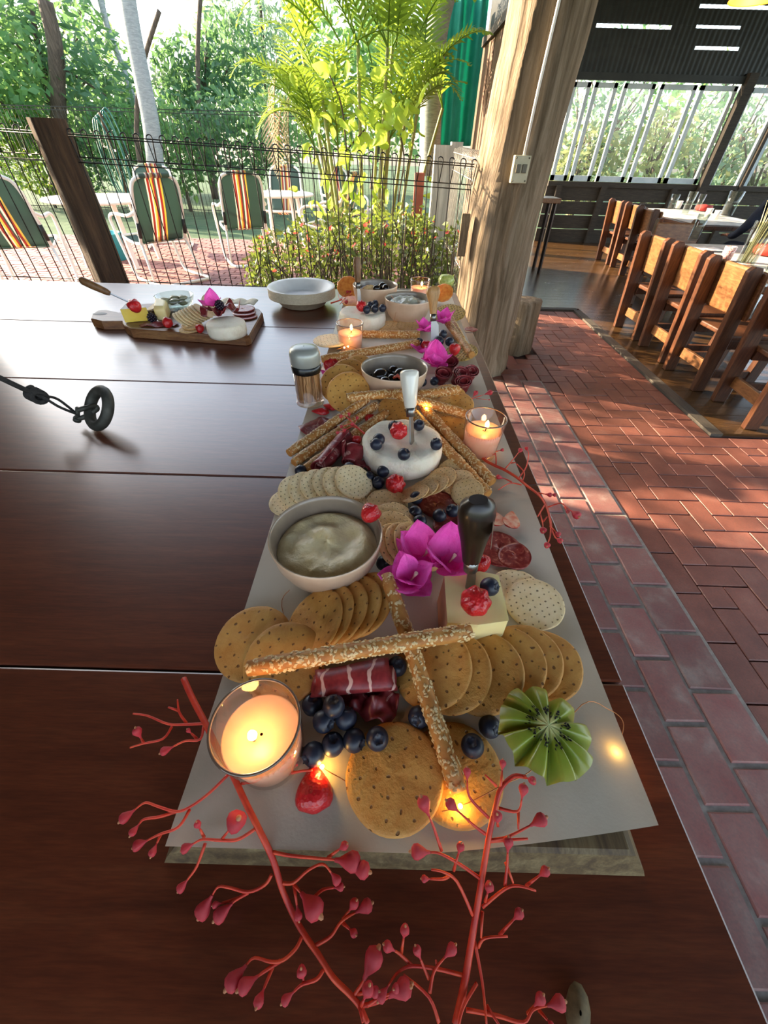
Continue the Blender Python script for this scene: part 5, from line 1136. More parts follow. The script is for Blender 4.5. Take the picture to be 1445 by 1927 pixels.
# ================================================================== bowls and dips
M_bowl = mat('cream glazed stoneware', '#c6a88c', '#d2b69a', rough=.3, scale=40, coat=.3); M_bowlin = mat('grey brown inner glaze', '#807060', '#95836e', rough=.3, scale=30, coat=.4)
def bowl(px, py, h, r, label, br=.58):
    c = P(px, py, B + h); c.z = B + .0006; o = thing('bowl', label, 'bowl', c)
    build(MB().lathe([(.001, .0), (r * br, 0), (r * (br + .05), .003), (r * .84, h * .32), (r * .95, h * .62), (r * .995, h * .94), (r, h * .985), (r * .985, h)], 48), 'outer_wall', M_bowl, o)
    build(MB().lathe([(r * .985, h), (r * .962, h * .985), (r * .945, h * .9), (r * .90, h * .6), (r * .78, h * .3), (r * .5, h * .13), (.001, h * .11)], 48), 'inner_wall', M_bowlin, o)
    return o, c
def dip_surface(o, r, z, mt, name, amp=.004, seed=0, swirl=True):
    n = 60; vs = []; rg = [i / 14 for i in range(15)]; rg[0] = .002
    for q in rg:
        for j in range(n):
            th = 2 * math.pi * j / n; X, Y = math.cos(th) * q * r, math.sin(th) * q * r
            a = noise.noise(V((X * 45, Y * 60, seed))) + .6 * noise.noise(V((X * 120, Y * 120, seed + 2))); s = math.sin(9 * q - th * 1.0 + seed) * .8 if swirl else 0
            edge_ = max(0, (q - .8) / .2); vs.append(V((X, Y, z + amp * (a + s * (1 - q * .3)) * (1 - edge_) + amp * 1.6 * math.exp(-((X + .002) ** 2 + (Y - .008) ** 2) / .00022) - .006 * edge_)))
    return build(MB().add(vs, [(i * n + j, (i + 1) * n + j, (i + 1) * n + (j + 1) % n, i * n + (j + 1) % n) for i in range(14) for j in range(n)], 0, True), name, mt, o)
M_dip = mat('pale beige dip', '#ecd096', '#f8e2b0', rough=.3, scale=60, bump=.7, bdist=.003, bscale=130, sss=.1, sssr=(1, .8, .5))
o, c = bowl(613, 1003, .055, .0575, 'cream stoneware bowl of beige dip in the middle foreground'); c1 = c
d = thing('beige_dip', 'smooth swirled beige dip filling the front bowl', 'dip', c + V((0, 0, .03))); dip_surface(d, .0520, .0095, M_dip, 'dip', .0032, 1)
o, c = bowl(742, 690, .055, .0600, 'cream stoneware bowl holding dark olives')
M_olive = mat('black glossy olive', '#14100e', '#2a2018', rough=.2, scale=40, coat=.2)
om = MB().lathe([(.001, -1.2), (.5, -1.05), (.88, -.55), (1, 0), (.88, .55), (.5, 1.05), (.15, 1.18), (.001, 1.1)], 18).mesh('olive'); om.materials.append(M_olive)
random.seed(14); br_ = MB().lathe([(.001, .028), (.035, .028), (.0515, .0272)], 30)
q = build(br_, 'brine', mat('dark olive brine', '#1e1810', rough=.08, coat=.5), o)
for k, (dx, dy, dz, s, l) in enumerate([(-.026, .000, .026, .0125, 'largest glossy olive at the left of the bowl'), (.012, .010, .026, .011, 'olive right of centre with a bright top'), (-.004, -.012, .024, .009, 'olive in the centre of the bowl'), (-.016, -.022, .024, .0105, 'olive at the front of the bowl'), (.02, -.014, .024, .010, 'olive behind the white knife handle'), (.0, .026, .024, .010, 'olive at the back of the bowl'), (.028, .004, .024, .009, 'olive at the right wall of the bowl')]):
    put('olive', om, None, l, 'olive', TR(c + V((dx, dy, dz + .010)), tilt(random.uniform(0, 6), random.uniform(.6, 1.5)), s * 1.08), 'olives in the middle bowl')
m = MB().tube([c + V((-.002, -.024, .044)), c + V((.006, -.022, .048)), c + V((.012, -.025, .043))], [.002, .0035, .002], 8); solo(m, 'pepper_strip', mat('red pepper', '#b8482c', rough=.3), 'small red pepper strip among the olives', 'pepper')
o, c = bowl(768, 560, .058, .0610, 'cream stoneware bowl of pale dip at the far end'); d = thing('pale_dip', 'lumpy pale grey dip in the far bowl', 'dip', c + V((0, 0, .045)))
dip_surface(d, .0565, .0045, mat('grey cream dip', '#a8a48c', '#c4c0aa', rough=.22, scale=60, bump=.6, bscale=120), 'dip', .0045, 5)
o, c = bowl(706, 535, .060, .0635, 'stoneware bowl of dark relish behind the far cheese wheel'); d = thing('dark_relish', 'chunky dark red-brown relish in the rear bowl', 'relish', c + V((0, 0, .04)))
dip_surface(d, .0585, .006, mat('dark relish', '#2a120c', '#5a2a1c', rough=.25, scale=120, bump=.8, bscale=150), 'relish', .006, 9, False)
for k, (dx, dy) in enumerate([(.02, .01), (.03, -.012), (.005, -.02)]):
    put('olive', om, None, ['glossy red olive in the relish bowl, rear', 'glossy red olive in the relish bowl, right', 'glossy red olive in the relish bowl, front'][k], 'olive', TR(c + V((dx, dy, .053)), tilt(k * 2, 1.2), .010), 'olives in the relish bowl')

# ================================================================== candles
M_cglass = glass_mat('candle glass', '#fff6f0', .05); M_crim = mat('thick glass rim', '#6a5648', rough=.1, coat=.6); M_wax = mat('pink cream wax', '#e8b094', '#f0c0a4', rough=.35, scale=20, sss=.6, sssr=(1, .55, .35))
M_flame = NT('candle flame'); M_flame.b.inputs['Base Color'].default_value = (0, 0, 0, 1); M_flame.b.inputs['Emission Color'].default_value = lin('#ffd070'); M_flame.b.inputs['Emission Strength'].default_value = 22; M_flame = M_flame.m
def candle(px, py, label, h=.062, r=.0298, wax=.042, flame=.013, power=.03, off=(0, 0), base_z=None):
    c = P(px, py, (base_z or B) + h); c.z = (base_z or B) + .0006; o = thing('candle', label, 'candle', c, None, 'lit candles in glasses')
    rb = r * .84
    build(MB().lathe([(.001, 0), (rb * .96, 0), (rb, .002), (r, h - .001), (r * .985, h), (r * .955, h - .001), (rb * .94, .006), (.001, .006)], 48), 'glass', M_cglass, o)
    build(MB().tube([(math.cos(2 * math.pi * j / 48) * r * .97, math.sin(2 * math.pi * j / 48) * r * .97, h) for j in range(49)], .0010, 8, False), 'rim', M_crim, o)
    f = lambda z: rb * .935 + (r * .95 - rb * .935) * z / h
    w = build(MB().lathe([(.001, .0065), (f(.007), .0065), (f(wax), wax - .0005), (f(wax) * .96, wax), (f(wax) * .5, wax - .0012), (.001, wax - .0016)], 40), 'wax', M_wax, o)
    x, y = off
    build(MB().tube([(x, y, wax - .002), (x + .001, y, wax + .004), (x + .0015, y, wax + .006)], .0008, 6), 'wick', M_black, o)
    build(MB().lathe([(.0003, 0), (.0024, .0028), (.0032, .0055), (.0024, .009), (.0010, .0115), (.0002, flame)], 14).xf(TR((x + .001, y, wax + .0035))), 'flame', M_flame, o)
    l = bpy.data.lights.new('candle_light', 'POINT'); l.energy = power; l.color = (1, .52, .18); l.shadow_soft_size = .004
    lo = bpy.data.objects.new('candle_light', l); COL.objects.link(lo); lo.parent = o; lo.location = (x + .001, y, wax + .020); return o
candle(480, 1362, 'lit candle in a glass at the front left corner of the board', power=.028, off=(-.004, -.004))
candle(915, 786, 'lit candle in a glass at the right edge of the board', off=(.002, -.002))
candle(658, 608, 'lit candle in a glass before the far cheese wheel', off=(.002, .002))
candle(791, 526, 'lit candle in a glass at the very far end', off=(.004, -.004))

# ================================================================== fairy lights
o = thing('fairy_lights', 'copper wire string of tiny glowing fairy lights through the spread', 'fairy lights', P(865, 1517, B))
M_cop = mat('copper wire', '#b8784a', rough=.35, metal=.8); M_led = mat('warm led', '#ffe0a0', emit='#ffc050', es=60)
leds = [(1152, 1418, -.006), (866, 1517, .010), (606, 1443, .006), (648, 738 - 84, .034), (745, 579, .040), (802, 768, .036), (655, 652, .030), (918, 845, .006)]
wp = [(1150, 1420, -.006), (1166, 1396, -.004), (1172, 1358, .004), (1145, 1335, .008), (1095, 1326, .022), (1010, 1440, .006), (945, 1478, .012), (866, 1517, .009), (800, 1530, .004), (720, 1520, .002), (650, 1470, .003), (606, 1443, .005), (570, 1400, .003), (560, 1330, .003), (560, 1250, .002), (530, 1140, .002), (545, 1110, .002)]
build(MB().tube(smooth_path([P(a, b, B + z) for a, b, z in wp], 5), .00035, 5), 'wire', M_cop, o, True)
build(MB().tube(smooth_path([P(a, b, B + z) for a, b, z in [(735, 618, .01), (742, 600, .03), (746, 579, .040), (742, 566, .05), (736, 556, .056)]], 5), .0004, 5), 'wire', M_cop, o, True)
build(MB().tube(smooth_path([P(a, b, B + z) for a, b, z in [(632, 658, .030), (655, 652, .030), (672, 656, .02), (690, 665, .01)]], 5), .0004, 5), 'wire', M_cop, o, True)
build(MB().tube(smooth_path([P(a, b, B + z) for a, b, z in [(770, 780, .01), (802, 768, .034), (840, 800, .01), (880, 830, .004), (918, 845, .004)]], 5), .0004, 5), 'wire', M_cop, o, True)
lm_ = MB().lathe([(.0001, -.0016), (.0012, -.001), (.0016, 0), (.0012, .001), (.0001, .0016)], 10).mesh('bulb'); lm_.materials.append(M_led)
for a, b, z in leds:
    p = P(a, b, B + z) - P(865, 1517, B); q = link('bulb', lm_, None, o); q.location = p
    l = bpy.data.lights.new('fairy_light', 'POINT'); l.energy = .006; l.color = (1, .62, .16); l.shadow_soft_size = .002
    lo = bpy.data.objects.new('fairy_light', l); COL.objects.link(lo); lo.parent = o; lo.location = p + V((0, -.001, .0035))

# ================================================================== pink bracts
M_pink = NT('magenta paper bract'); _v = M_pink.coords((1, 1, 1)); _c = M_pink.ramp(M_pink.noise(_v, 1.8, 4), [(.35, '#e44cb8'), (.65, '#fa74d2')]); M_pink.col(_c); M_pink.b.inputs['Roughness'].default_value = .6
M_pink.bump(M_pink.noise(_v, 7, 4), .3, .05); M_pink.leafy('#ff60cc', .45); M_pink = M_pink.m
def bract_mesh(seed):
    def fn(u, v):
        w = .50 * math.sin(math.pi * min(1, .04 + .96 * u) ** .68) ** .85; s = (v - .5) * 2
        return V((s * w, u, .22 * u * u - .05 + .16 * abs(s) ** 1.5 * w + .10 * noise.noise(V((u * 3, v * 3, seed)))))
    return MB().grid(fn, 8, 8).mesh('bract')
BM = [bract_mesh(i) for i in range(3)]
for b in BM: b.materials.append(M_pink)
def bloom(px, py, z, bracts, label, base=B):
    c = P(px, py, base + z); o = thing('bougainvillea_bloom', label, 'flower', c); 
    for dx, dy, dz, az, a, s in bracts:
        q = link('bract', random.choice(BM), None, o); ax = V((math.cos(R(az)) * math.cos(R(a)), math.sin(R(az)) * math.cos(R(a)), math.sin(R(a)))); n = V((0, 0, 1)) - ax * ax.z
        n = n.normalized() if n.length > .1 else V((0, -1, 0)); x = ax.cross(n); q.matrix_local = TR((dx, dy, dz), Matrix((x, ax, n)).transposed(), s)
    build(MB().tube([(0, .0, -.004), (0.004, .0, .006), (.006, .0, .012)], [.0008, .0012, .002], 6), 'stamen', mat('pale stamen %d' % int(px), '#e6d8b0', rough=.5), o); return o
random.seed(6)
def full(n, s, z=0.0): return [(0, 0, z, 360 / n * k + random.uniform(-14, 14), random.uniform(2, 46), s * random.uniform(.85, 1.1)) for k in range(n)]
bloom(770, 1092, .036, full(6, .032) + [(.002, -.002, .004, 250, 35, .026), (0, 0, .004, 130, 60, .028)], 'round magenta bougainvillea bloom before the cheese wedge')
bloom(842, 1058, .034, full(5, .040) + [(0, 0, .003, 95, 62, .044), (.002, 0, .004, 60, 48, .040)], 'large magenta bougainvillea bloom beside the dark knife')
bloom(792, 1050, .032, full(5, .032) + [(0, 0, .003, 110, 55, .040), (0, 0, .003, 160, 40, .036)], 'magenta bougainvillea bloom at the back of the front flower cluster')
bloom(800, 622, .020, full(6, .036), 'magenta bougainvillea bloom left of the pronged knife')
bloom(833, 606, .022, full(5, .036) + [(0, 0, 0, 60, 50, .036)], 'rounded magenta bougainvillea bloom right of the pronged knife')
bloom(818, 684, .022, full(7, .040) + [(0, 0, 0, 80, 75, .046), (0, 0, 0, 110, 70, .046)], 'spiky magenta bougainvillea bloom above the dark cured meat')
bloom(795, 662, .022, full(4, .030), 'small magenta bougainvillea bloom behind the olive bowl')
bloom(617, 706, .008, full(4, .017), 'tiny magenta bract beside the toothpick jar')
for x, y, z, l in [(789, 645, .030, 'blueberry at the end of the stick beside the pink flowers'), (827, 642, .034, 'left blueberry of three above the spiky pink bloom'), (846, 643, .034, 'right blueberry of three above the spiky pink bloom'), (833, 629, .034, 'rear blueberry of three above the spiky pink bloom')]: blue(x, y, z, l, None, .0098)

# ================================================================== red coral-like sprays
M_cor = NT('red coral stem'); _v = M_cor.coords(); M_cor.col(M_cor.ramp(M_cor.noise(_v, 60, 4), [(.35, '#c02c20'), (.65, '#e2502c')])); M_cor.b.inputs['Roughness'].default_value = .5; M_cor.b.inputs['Subsurface Weight'].default_value = .1; M_cor.b.inputs['Subsurface Scale'].default_value = .003; M_cor = M_cor.m
M_bud = mat('crimson bud', '#a81c30', '#cc3a40', rough=.5, scale=240, bump=.3, sss=.15)
M_tip = mat('tan bud tip', '#b87850', rough=.6)
bd = MB().lathe([(.10, 0), (.14, .25), (.34, .60), (.50, .95), (.46, 1.25), (.25, 1.42), (.001, 1.46)], 12, wob=lambda a, z: 1 + .1 * math.sin(3 * a) * min(1, z)).mesh('bud'); bd.materials.append(M_bud)
tp_ = MB().lathe([(.16, 1.40), (.10, 1.6), (.001, 1.66)], 8).mesh('bud_tip'); tp_.materials.append(M_tip)
def spray(name, label, main, branches, zf, conv, r0=.0025, s0=.0064):
    mp = smooth_path([P(*conv(a, b), zf(conv(a, b)[1])) for a, b in main], 4); o = thing(name, label, 'flower spray', mp[0])
    k = len(mp); build(MB().tube(mp, [r0 * (1 - .45 * i / (k - 1)) for i in range(k)], 8), 'stem', M_cor, o, True)
    for br in branches:
        pts = br[0]; dz = br[2] if len(br) > 2 else .004; n = len(pts)
        w = [P(*conv(a, b), zf(conv(a, b)[1]) + dz * math.sin(math.pi * .5 * i / max(1, n - 1)) + (.003 * noise.noise(V((a, b, 0))))) for i, (a, b) in enumerate(pts)]
        ww = smooth_path(w, 4); kk = len(ww); ob = build(MB().tube(ww, [r0 * .46 * (1 - .45 * i / (kk - 1)) for i in range(kk)], 6), 'branch', M_cor, o, True)
        if br[1] > 0:
            d = (ww[-1] - ww[-2]).normalized(); q = link('bud', bd, None, o); rot = d.to_track_quat('Z', 'Y').to_matrix(); q.matrix_local = MW[o.name].inverted() @ TR(ww[-1], rot, s0 * br[1]); t_ = link('bud_tip', tp_, None, q)
    return o
cv7 = lambda x, y: (200 + x / 2.58, 1250 + y / 2.58); cv8 = lambda x, y: (680 + x / 1.889, 1400 + y / 1.889)
def zL(py): return B + .007 if py < 1560 else (B + .007 + (T + .012 - B - .007) * min(1, (py - 1560) / 160))
spray('coral_spray', 'long red coral-like flower spray trailing from the front candle to the bottom', [(375, 70), (420, 170), (480, 285), (545, 420), (610, 530), (680, 680), (750, 820), (810, 950), (850, 1080), (900, 1200), (960, 1310), (1030, 1410), (1100, 1520), (1180, 1600), (1230, 1660), (1270, 1745)], [
    ([(475, 288), (390, 292), (300, 290), (200, 250), (130, 240)], 0), ([(390, 287), (355, 235), (345, 170)], 0), ([(352, 226), (300, 208)], 0), ([(318, 303), (275, 362), (180, 385), (115, 405)], 0), ([(182, 384), (168, 358)], 1.0),
    ([(472, 300), (455, 365), (385, 372), (325, 400)], .95), ([(440, 362), (412, 335)], .5),
    ([(592, 535), (500, 625), (410, 690), (340, 715), (250, 690), (190, 672), (140, 705)], 1.05), ([(340, 715), (260, 740), (185, 752), (160, 775)], .75), ([(405, 705), (350, 790), (260, 825), (200, 855)], 1.0), ([(265, 825), (245, 870)], .75),
    ([(655, 578), (740, 566), (830, 545), (890, 505)], .7), ([(830, 545), (940, 520), (1000, 515)], 0),
    ([(722, 800), (640, 850), (560, 855), (470, 850), (425, 870)], .9), ([(560, 850), (600, 800)], 1.9, .012), ([(475, 840), (455, 800)], .7), ([(480, 870), (440, 980), (395, 1045)], .85),
    ([(808, 912), (900, 930), (1060, 945), (1110, 950)], 1.8), ([(1075, 940), (1130, 900)], .8), ([(1110, 950), (1180, 975)], 1.5),
    ([(855, 1062), (910, 1060), (980, 1000), (1050, 970), (1090, 1010)], .9), ([(910, 1068), (945, 1110)], 1.9), ([(912, 1075), (925, 1170)], .8), ([(1000, 1140), (1050, 1095), (1105, 1085)], .7),
    ([(803, 1020), (770, 1070), (690, 1105), (600, 1085), (545, 1080), (515, 1120)], 1.5), ([(690, 1108), (635, 1140), (612, 1160)], 1.3), ([(640, 1138), (560, 1160)], .6),
    ([(1015, 1365), (1090, 1320), (1140, 1250), (1210, 1205)], 1.2), ([(1148, 1255), (1180, 1285)], .7), ([(1148, 1240), (1180, 1195)], .9),
    ([(950, 1320), (920, 1380), (860, 1435), (800, 1445), (720, 1425), (680, 1460)], 1.4), ([(845, 1440), (770, 1490), (735, 1515)], 1.2), ([(808, 1470), (775, 1550), (765, 1575)], .9),
    ([(1052, 1485), (1020, 1530), (950, 1555), (910, 1590)], .8), ([(960, 1550), (955, 1525)], .9), ([(1205, 1605), (1235, 1560), (1250, 1530)], 1.7), ([(1215, 1600), (1270, 1595)], .8), ([(1235, 1660), (1320, 1640), (1370, 1615)], 1.5), ([(1225, 1640), (1245, 1740)], 0)], zL, cv7)
def zR(py): return B + .034 if py < 1480 else (B + .034 + (T + .014 - B - .034) * min(1, (py - 1480) / 330))
spray('coral_spray', 'upright red coral-like flower spray at the bottom right of the board', [(335, 1000), (370, 830), (400, 650), (428, 480), (455, 320), (475, 230), (495, 160), (540, 115), (585, 118)], [
    ([(575, 115), (590, 122)], .9), ([(440, 320), (400, 290), (345, 240)], 1.2), ([(452, 262), (385, 190), (376, 130)], .9), ([(495, 162), (500, 95)], .8), ([(488, 228), (555, 240), (570, 195)], 1.1), ([(558, 240), (558, 305)], 0), ([(485, 290), (484, 275)], 1.1), ([(456, 343), (520, 330), (600, 290)], 1.4), ([(456, 346), (540, 340), (592, 337)], 0), ([(480, 150), (440, 110)], 0),
    ([(425, 480), (345, 425), (280, 390), (245, 385)], 1.5), ([(285, 380), (258, 300), (240, 255)], 1.5), ([(395, 608), (340, 490), (290, 455), (248, 447)], 0), ([(310, 470), (290, 480), (245, 480)], .7), ([(328, 450), (345, 390)], .9),
    ([(430, 580), (510, 515), (560, 505), (620, 522)], 0), ([(585, 505), (630, 470)], 1.0), ([(510, 505), (518, 430), (520, 385)], 1.1), ([(512, 420), (540, 495)], 0), ([(440, 560), (448, 530)], 1.0),
    ([(415, 722), (440, 690), (520, 684)], 0), ([(490, 680), (540, 625)], 1.0), ([(430, 595), (425, 690)], 0), ([(402, 700), (430, 850), (445, 1000)], 0), ([(410, 850), (365, 930), (345, 1000)], 0),
    ([(360, 822), (270, 800), (180, 790), (130, 812), (95, 860)], 1.0), ([(180, 790), (140, 750), (118, 735)], 1.0), ([(142, 745), (150, 690)], 1.0), ([(240, 835), (220, 790), (210, 765)], .9), ([(243, 885), (258, 810), (295, 760)], 1.1), ([(275, 990), (240, 900), (150, 820)], 0), ([(160, 850), (140, 860)], .8), ([(270, 800), (265, 770)], 0),
    ([(372, 945), (480, 965), (575, 990), (610, 945), (660, 930)], 1.3), ([(590, 960), (615, 930)], 1.0), ([(630, 945), (660, 980)], .5), ([(445, 930), (490, 1000)], 0), ([(20, 930), (60, 905), (100, 890)], 1.5), ([(0, 930), (10, 905)], 1.2)], zR, cv8, .0023, .0056)
cv9 = lambda x, y: (740 + x / 5.558, 740 + y / 5.558)
def zE(py): return B + .008 + .03 * max(0, min(1, (py - 900) / 120))
spray('coral_spray', 'red coral-like flower spray hanging over the right board edge below the candle', [(845, 600), (960, 700), (1060, 755), (1160, 800), (1290, 880), (1400, 970), (1530, 1070), (1600, 1180), (1640, 1320), (1650, 1420)], [
    ([(900, 660), (885, 560), (875, 460)], 0), ([(1075, 760), (1070, 640), (1030, 540), (940, 490)], 0), ([(1060, 640), (1000, 550)], 0), ([(1070, 610), (1110, 600)], 1.0), ([(950, 690), (985, 650)], .8), ([(985, 655), (1060, 640)], 0),
    ([(1160, 800), (1230, 720), (1310, 620)], 1.4), ([(1230, 730), (1280, 725)], 0), ([(1310, 890), (1390, 770), (1415, 640), (1405, 600)], 1.1), ([(1290, 740), (1370, 830), (1350, 920)], 0),
    ([(1240, 930), (1180, 900), (1150, 890)], 1.4), ([(1340, 960), (1220, 940), (1100, 1010)], 0), ([(1500, 1040), (1590, 1055)], 1.2), ([(1590, 1055), (1650, 1060)], 1.0), ([(1620, 1190), (1750, 1150), (1820, 1200), (1860, 1230)], 2.0), ([(1790, 1190), (1815, 1225)], .9),
    ([(1590, 1160), (1540, 1240), (1510, 1290)], 0), ([(1535, 1255), (1560, 1350), (1565, 1400)], 1.5), ([(1570, 1340), (1610, 1290)], 0), ([(1640, 1390), (1700, 1450)], 1.2), ([(1650, 1400), (1640, 1500), (1620, 1560)], 1.3), ([(1655, 1420), (1690, 1500), (1710, 1520)], 1.2)], zE, cv9, .0023, .0050)
cv10 = lambda x, y: (530 + x / 6.02, 720 + y / 6.02)
spray('coral_spray', 'small crimson flower spray lying across the three sesame sticks', [(940, 580), (870, 520), (790, 440), (720, 380)], [([(870, 520), (800, 500), (740, 525)], 1.2), ([(820, 470), (840, 430)], 1.0), ([(780, 430), (770, 390)], 1.0), ([(720, 380), (690, 380)], 1.2), ([(800, 460), (700, 490)], 1.0), ([(760, 540), (660, 560)], 1.0), ([(860, 510), (830, 490)], 1.2)], lambda py: B + .031, cv10, .0016, .0050)
cv11 = lambda x, y: (580 + x / 7.225, 470 + y / 7.225)
spray('coral_spray', 'dark red flower spray at the far left end of the board', [(310, 725), (420, 690), (540, 640), (600, 600)], [([(400, 700), (470, 640), (520, 590)], 1.3), ([(430, 740), (480, 680), (560, 590)], 1.3), ([(440, 690), (410, 630), (415, 590)], 0), ([(540, 640), (520, 700)], 1.2), ([(580, 610), (590, 540)], 1.6)], lambda py: B + .012, cv11, .0022, .0085)
spray('coral_spray', 'tiny crimson buds behind the right candle', [(870, 770), (885, 752), (905, 745)], [([(885, 752), (890, 746)], 1.4), ([(900, 746), (912, 742)], 1.6), ([(896, 750), (918, 752)], .4)], lambda py: B + .008, lambda x, y: (x, y), .0012, .0062)
# orange slices at the far end
M_or = mat('dried orange slice', '#c8702c', '#e09a48', rough=.45, scale=90, bump=.4, sss=.2)
for x, y, r, az, a, l in [(655, 540, .034, 270, 45, 'upper dried orange slice at the far left corner'), (662, 567, .030, 270, 12, 'lower dried orange slice behind the far cheese wheel'), (834, 551, .030, 250, 40, 'dried orange slice behind the pronged knife')]:
    c = P(x, y, B + r * math.sin(R(a)) + .004); m = MB().lathe([(.001, .002), (r * .9, .002), (r, .001), (r, -.001), (r * .9, -.002), (.001, -.002)], 28, wob=lambda t, z: 1 + .02 * math.sin(10 * t)); solo(m.xf(TR(c, tilt(R(az), R(a)))), 'orange_slice', M_or, l, 'orange slice', group='orange slices')
m = MB().lathe([(.001, 0), (.02, .003), (.024, .02), (.018, .034), (.001, .036)], 16, P(838, 540, B + .002), wob=lambda a, z: 1 + .2 * abs(math.cos(2.5 * a))); solo(m, 'kiwi_piece', mat('green kiwi piece', '#8aa03a', '#c4c878', rough=.35, scale=120), 'green kiwi piece at the far right corner', 'kiwi')

# ================================================================== toothpick jar
c = P(584, 757, B); c.z = B + .0008; o = thing('toothpick_jar', 'clear jar of toothpicks with grey lid and black band', 'jar', c); hj = .062; rj = .0232
build(MB().lathe([(.001, 0), (rj * 1.06, 0), (rj * 1.08, .003), (rj, .005), (rj, hj), (rj * .95, hj), (rj * .95, .006), (.001, .006)], 40), 'jar_body', M_cglass, o)
random.seed(2); m = MB(); k = 0
while k < 190:
    a, q = random.uniform(0, 6.28), math.sqrt(random.random()) * rj * .86; b = a + random.uniform(-.5, .5); p0 = V((math.cos(a) * q, math.sin(a) * q, .0065)); p1 = V((math.cos(b) * q, math.sin(b) * q, .0615)); m.tube([p0, p0.lerp(p1, .06), p0.lerp(p1, .94), p1], [.0003, .0009, .0009, .0003], 5); k += 1
build(m, 'toothpicks', mat('toothpick wood', '#dcc090', '#ecd4a8', rough=.6, scale=90), o, kind='stuff')
build(MB().lathe([(rj * .9, hj - .004), (rj * 1.05, hj - .004), (rj * 1.08, hj), (rj * 1.08, hj + .008), (rj * 1.0, hj + .009), (.001, hj + .009)], 40), 'band', mat('black plastic band', '#141414', rough=.25), o)
build(MB().lathe([(rj * 1.04, hj + .0085), (rj * 1.10, hj + .012), (rj * 1.10, hj + .026), (rj * .98, hj + .034), (rj * .6, hj + .037), (.001, hj + .0375)], 40), 'lid', mat('grey metal lid', '#a4a69e', rough=.35, metal=.35), o)

# ================================================================== stack of paper bowls
c = P(567, 538, T + .054); c.z = T + .0008; M_pb = mat('pale paper board', '#b4a488', '#c4b498', rough=.75, scale=120); R0 = .104
M_pbi = mat('white coated paper', '#dcdad4', '#e6e4de', rough=.4, scale=30)
for k in range(8):
    z = k * .0034; m = MB(); m.lathe([(.001, z), (R0 * .60, z), (R0 * .66, z + .003), (R0 * .86, z + .026), (R0 * 1.0, z + .0295), (R0 * 1.0, z + .0262)], 48, c, 0)
    m.lathe([(R0 * 1.0, z + .0295), (R0 * .985, z + .0305), (R0 * .86, z + .0275), (R0 * .65, z + .0044), (R0 * .60, z + .0014), (.001, z + .0014)], 48, c, 1)
    solo(m, 'paper_bowl', [M_pb, M_pbi], 'topmost paper bowl of the stack, white inside' if k == 7 else '%s paper bowl from the bottom of the stack' % ORD[k], 'paper bowl', c + V((0, 0, z)), 'stacked paper bowls')

# ================================================================== small serving board
zs = T + .022; M_sb = wood_mat('acacia serving board', '#5a3620', '#7a4e2c', '#946a40', .4, s=(2, 14, 14), vary=0)
out = [P(*p, zs) for p in [(172, 592), (170, 599), (190, 604), (228, 604), (233, 612), (245, 619), (460, 634), (470, 631), (494, 588), (488, 581), (300, 570), (255, 572), (240, 585), (222, 588), (198, 583), (182, 584)]]
hole = P(188, 590.5, zs); o = thing('serving_board', 'small brown serving board with handle and its own cheese selection', 'board', V((sum(p.x for p in out) / 16, sum(p.y for p in out) / 16, T)))
build(MB().prism([(p.x, p.y) for p in out][::-1] if False else [(p.x, p.y) for p in out], T + .0008, zs, ch=.003), 'board_body', M_sb, o, True)
build(MB().lathe([(.0001, .0006), (.012, .0006), (.014, .0002)], 20).xf(TR(hole) @ Matrix.Diagonal((1.4, .8, 1, 1))), 'handle_hole', M_blackfit, o, True)
Z2 = zs - B
w = [P(*p, zs + .001) for p in [(236, 607), (284, 603), (250, 590)]]; M_yel = mat('yellow cheese', '#e8c040', '#eed060', rough=.4, scale=40, sss=.15); M_wh = mat('white rind', '#e8e4d8', rough=.6)
m = MB(); h_ = .032; m.add(w + [p + V((0, 0, h_)) for p in w], [(0, 1, 4, 3)], 0); m.add(w + [p + V((0, 0, h_)) for p in w], [(0, 2, 1), (3, 4, 5), (1, 2, 5, 4), (2, 0, 3, 5)], 1)
bevel(solo(m, 'cheese_wedge', [M_yel, M_wh], 'yellow cheese wedge with white rind on the serving board', 'cheese'), .002, 2)
cz = P(254, 580, zs + .046); strawberry(254, 577, Z2 + .047, .0155, 'bright strawberry on the wedge of the serving board', 270, 30, 6)
kq = P(246, 570, zs + .034)
o2 = thing('cheese_knife', 'slim cheese knife with brown handle leaning off the serving board', 'knife', kq); e = P(150, 526, zs + .085); f = kq.lerp(e, .42)
build(MB().beam(kq, f, .006, .0016), 'blade', M_steel, o2, True); build(rod(MB(), f, e, [(0, .006, .005), (.1, .0085, .007), (.6, .0105, .008), (.92, .010, .008), (1, .006, .005)], side=V((0, 0, 1))), 'handle', M_hdwood, o2, True)
for i in range(3): cracker('water', 291 + i * 9, 576 - i * 2, .026, 200, 22, '%s pale cracker from the left behind the serving board wedge' % ORD[i], 'crackers on the serving board', z=Z2 + .012)
for i in range(8): cracker('water', 344 + i * 5.5, 603 - i * 2.6, .026, 15, 40, '%s cracker from the left in the fan on the serving board' % ORD[i], 'crackers on the serving board', z=Z2 + .019 + .001 * i)
cracker('tan', 362, 613, .026, 0, 2, 'upper flat biscuit at the front of the serving board', 'crackers on the serving board', z=Z2 + .008); cracker('tan', 357, 620, .026, 0, 0, 'lower flat biscuit at the front of the serving board', 'crackers on the serving board', z=Z2 + .003)
cracker('water', 398, 574, .028, 330, 62, 'pale cracker standing upright behind the fan on the serving board', 'crackers on the serving board', z=Z2 + .028)
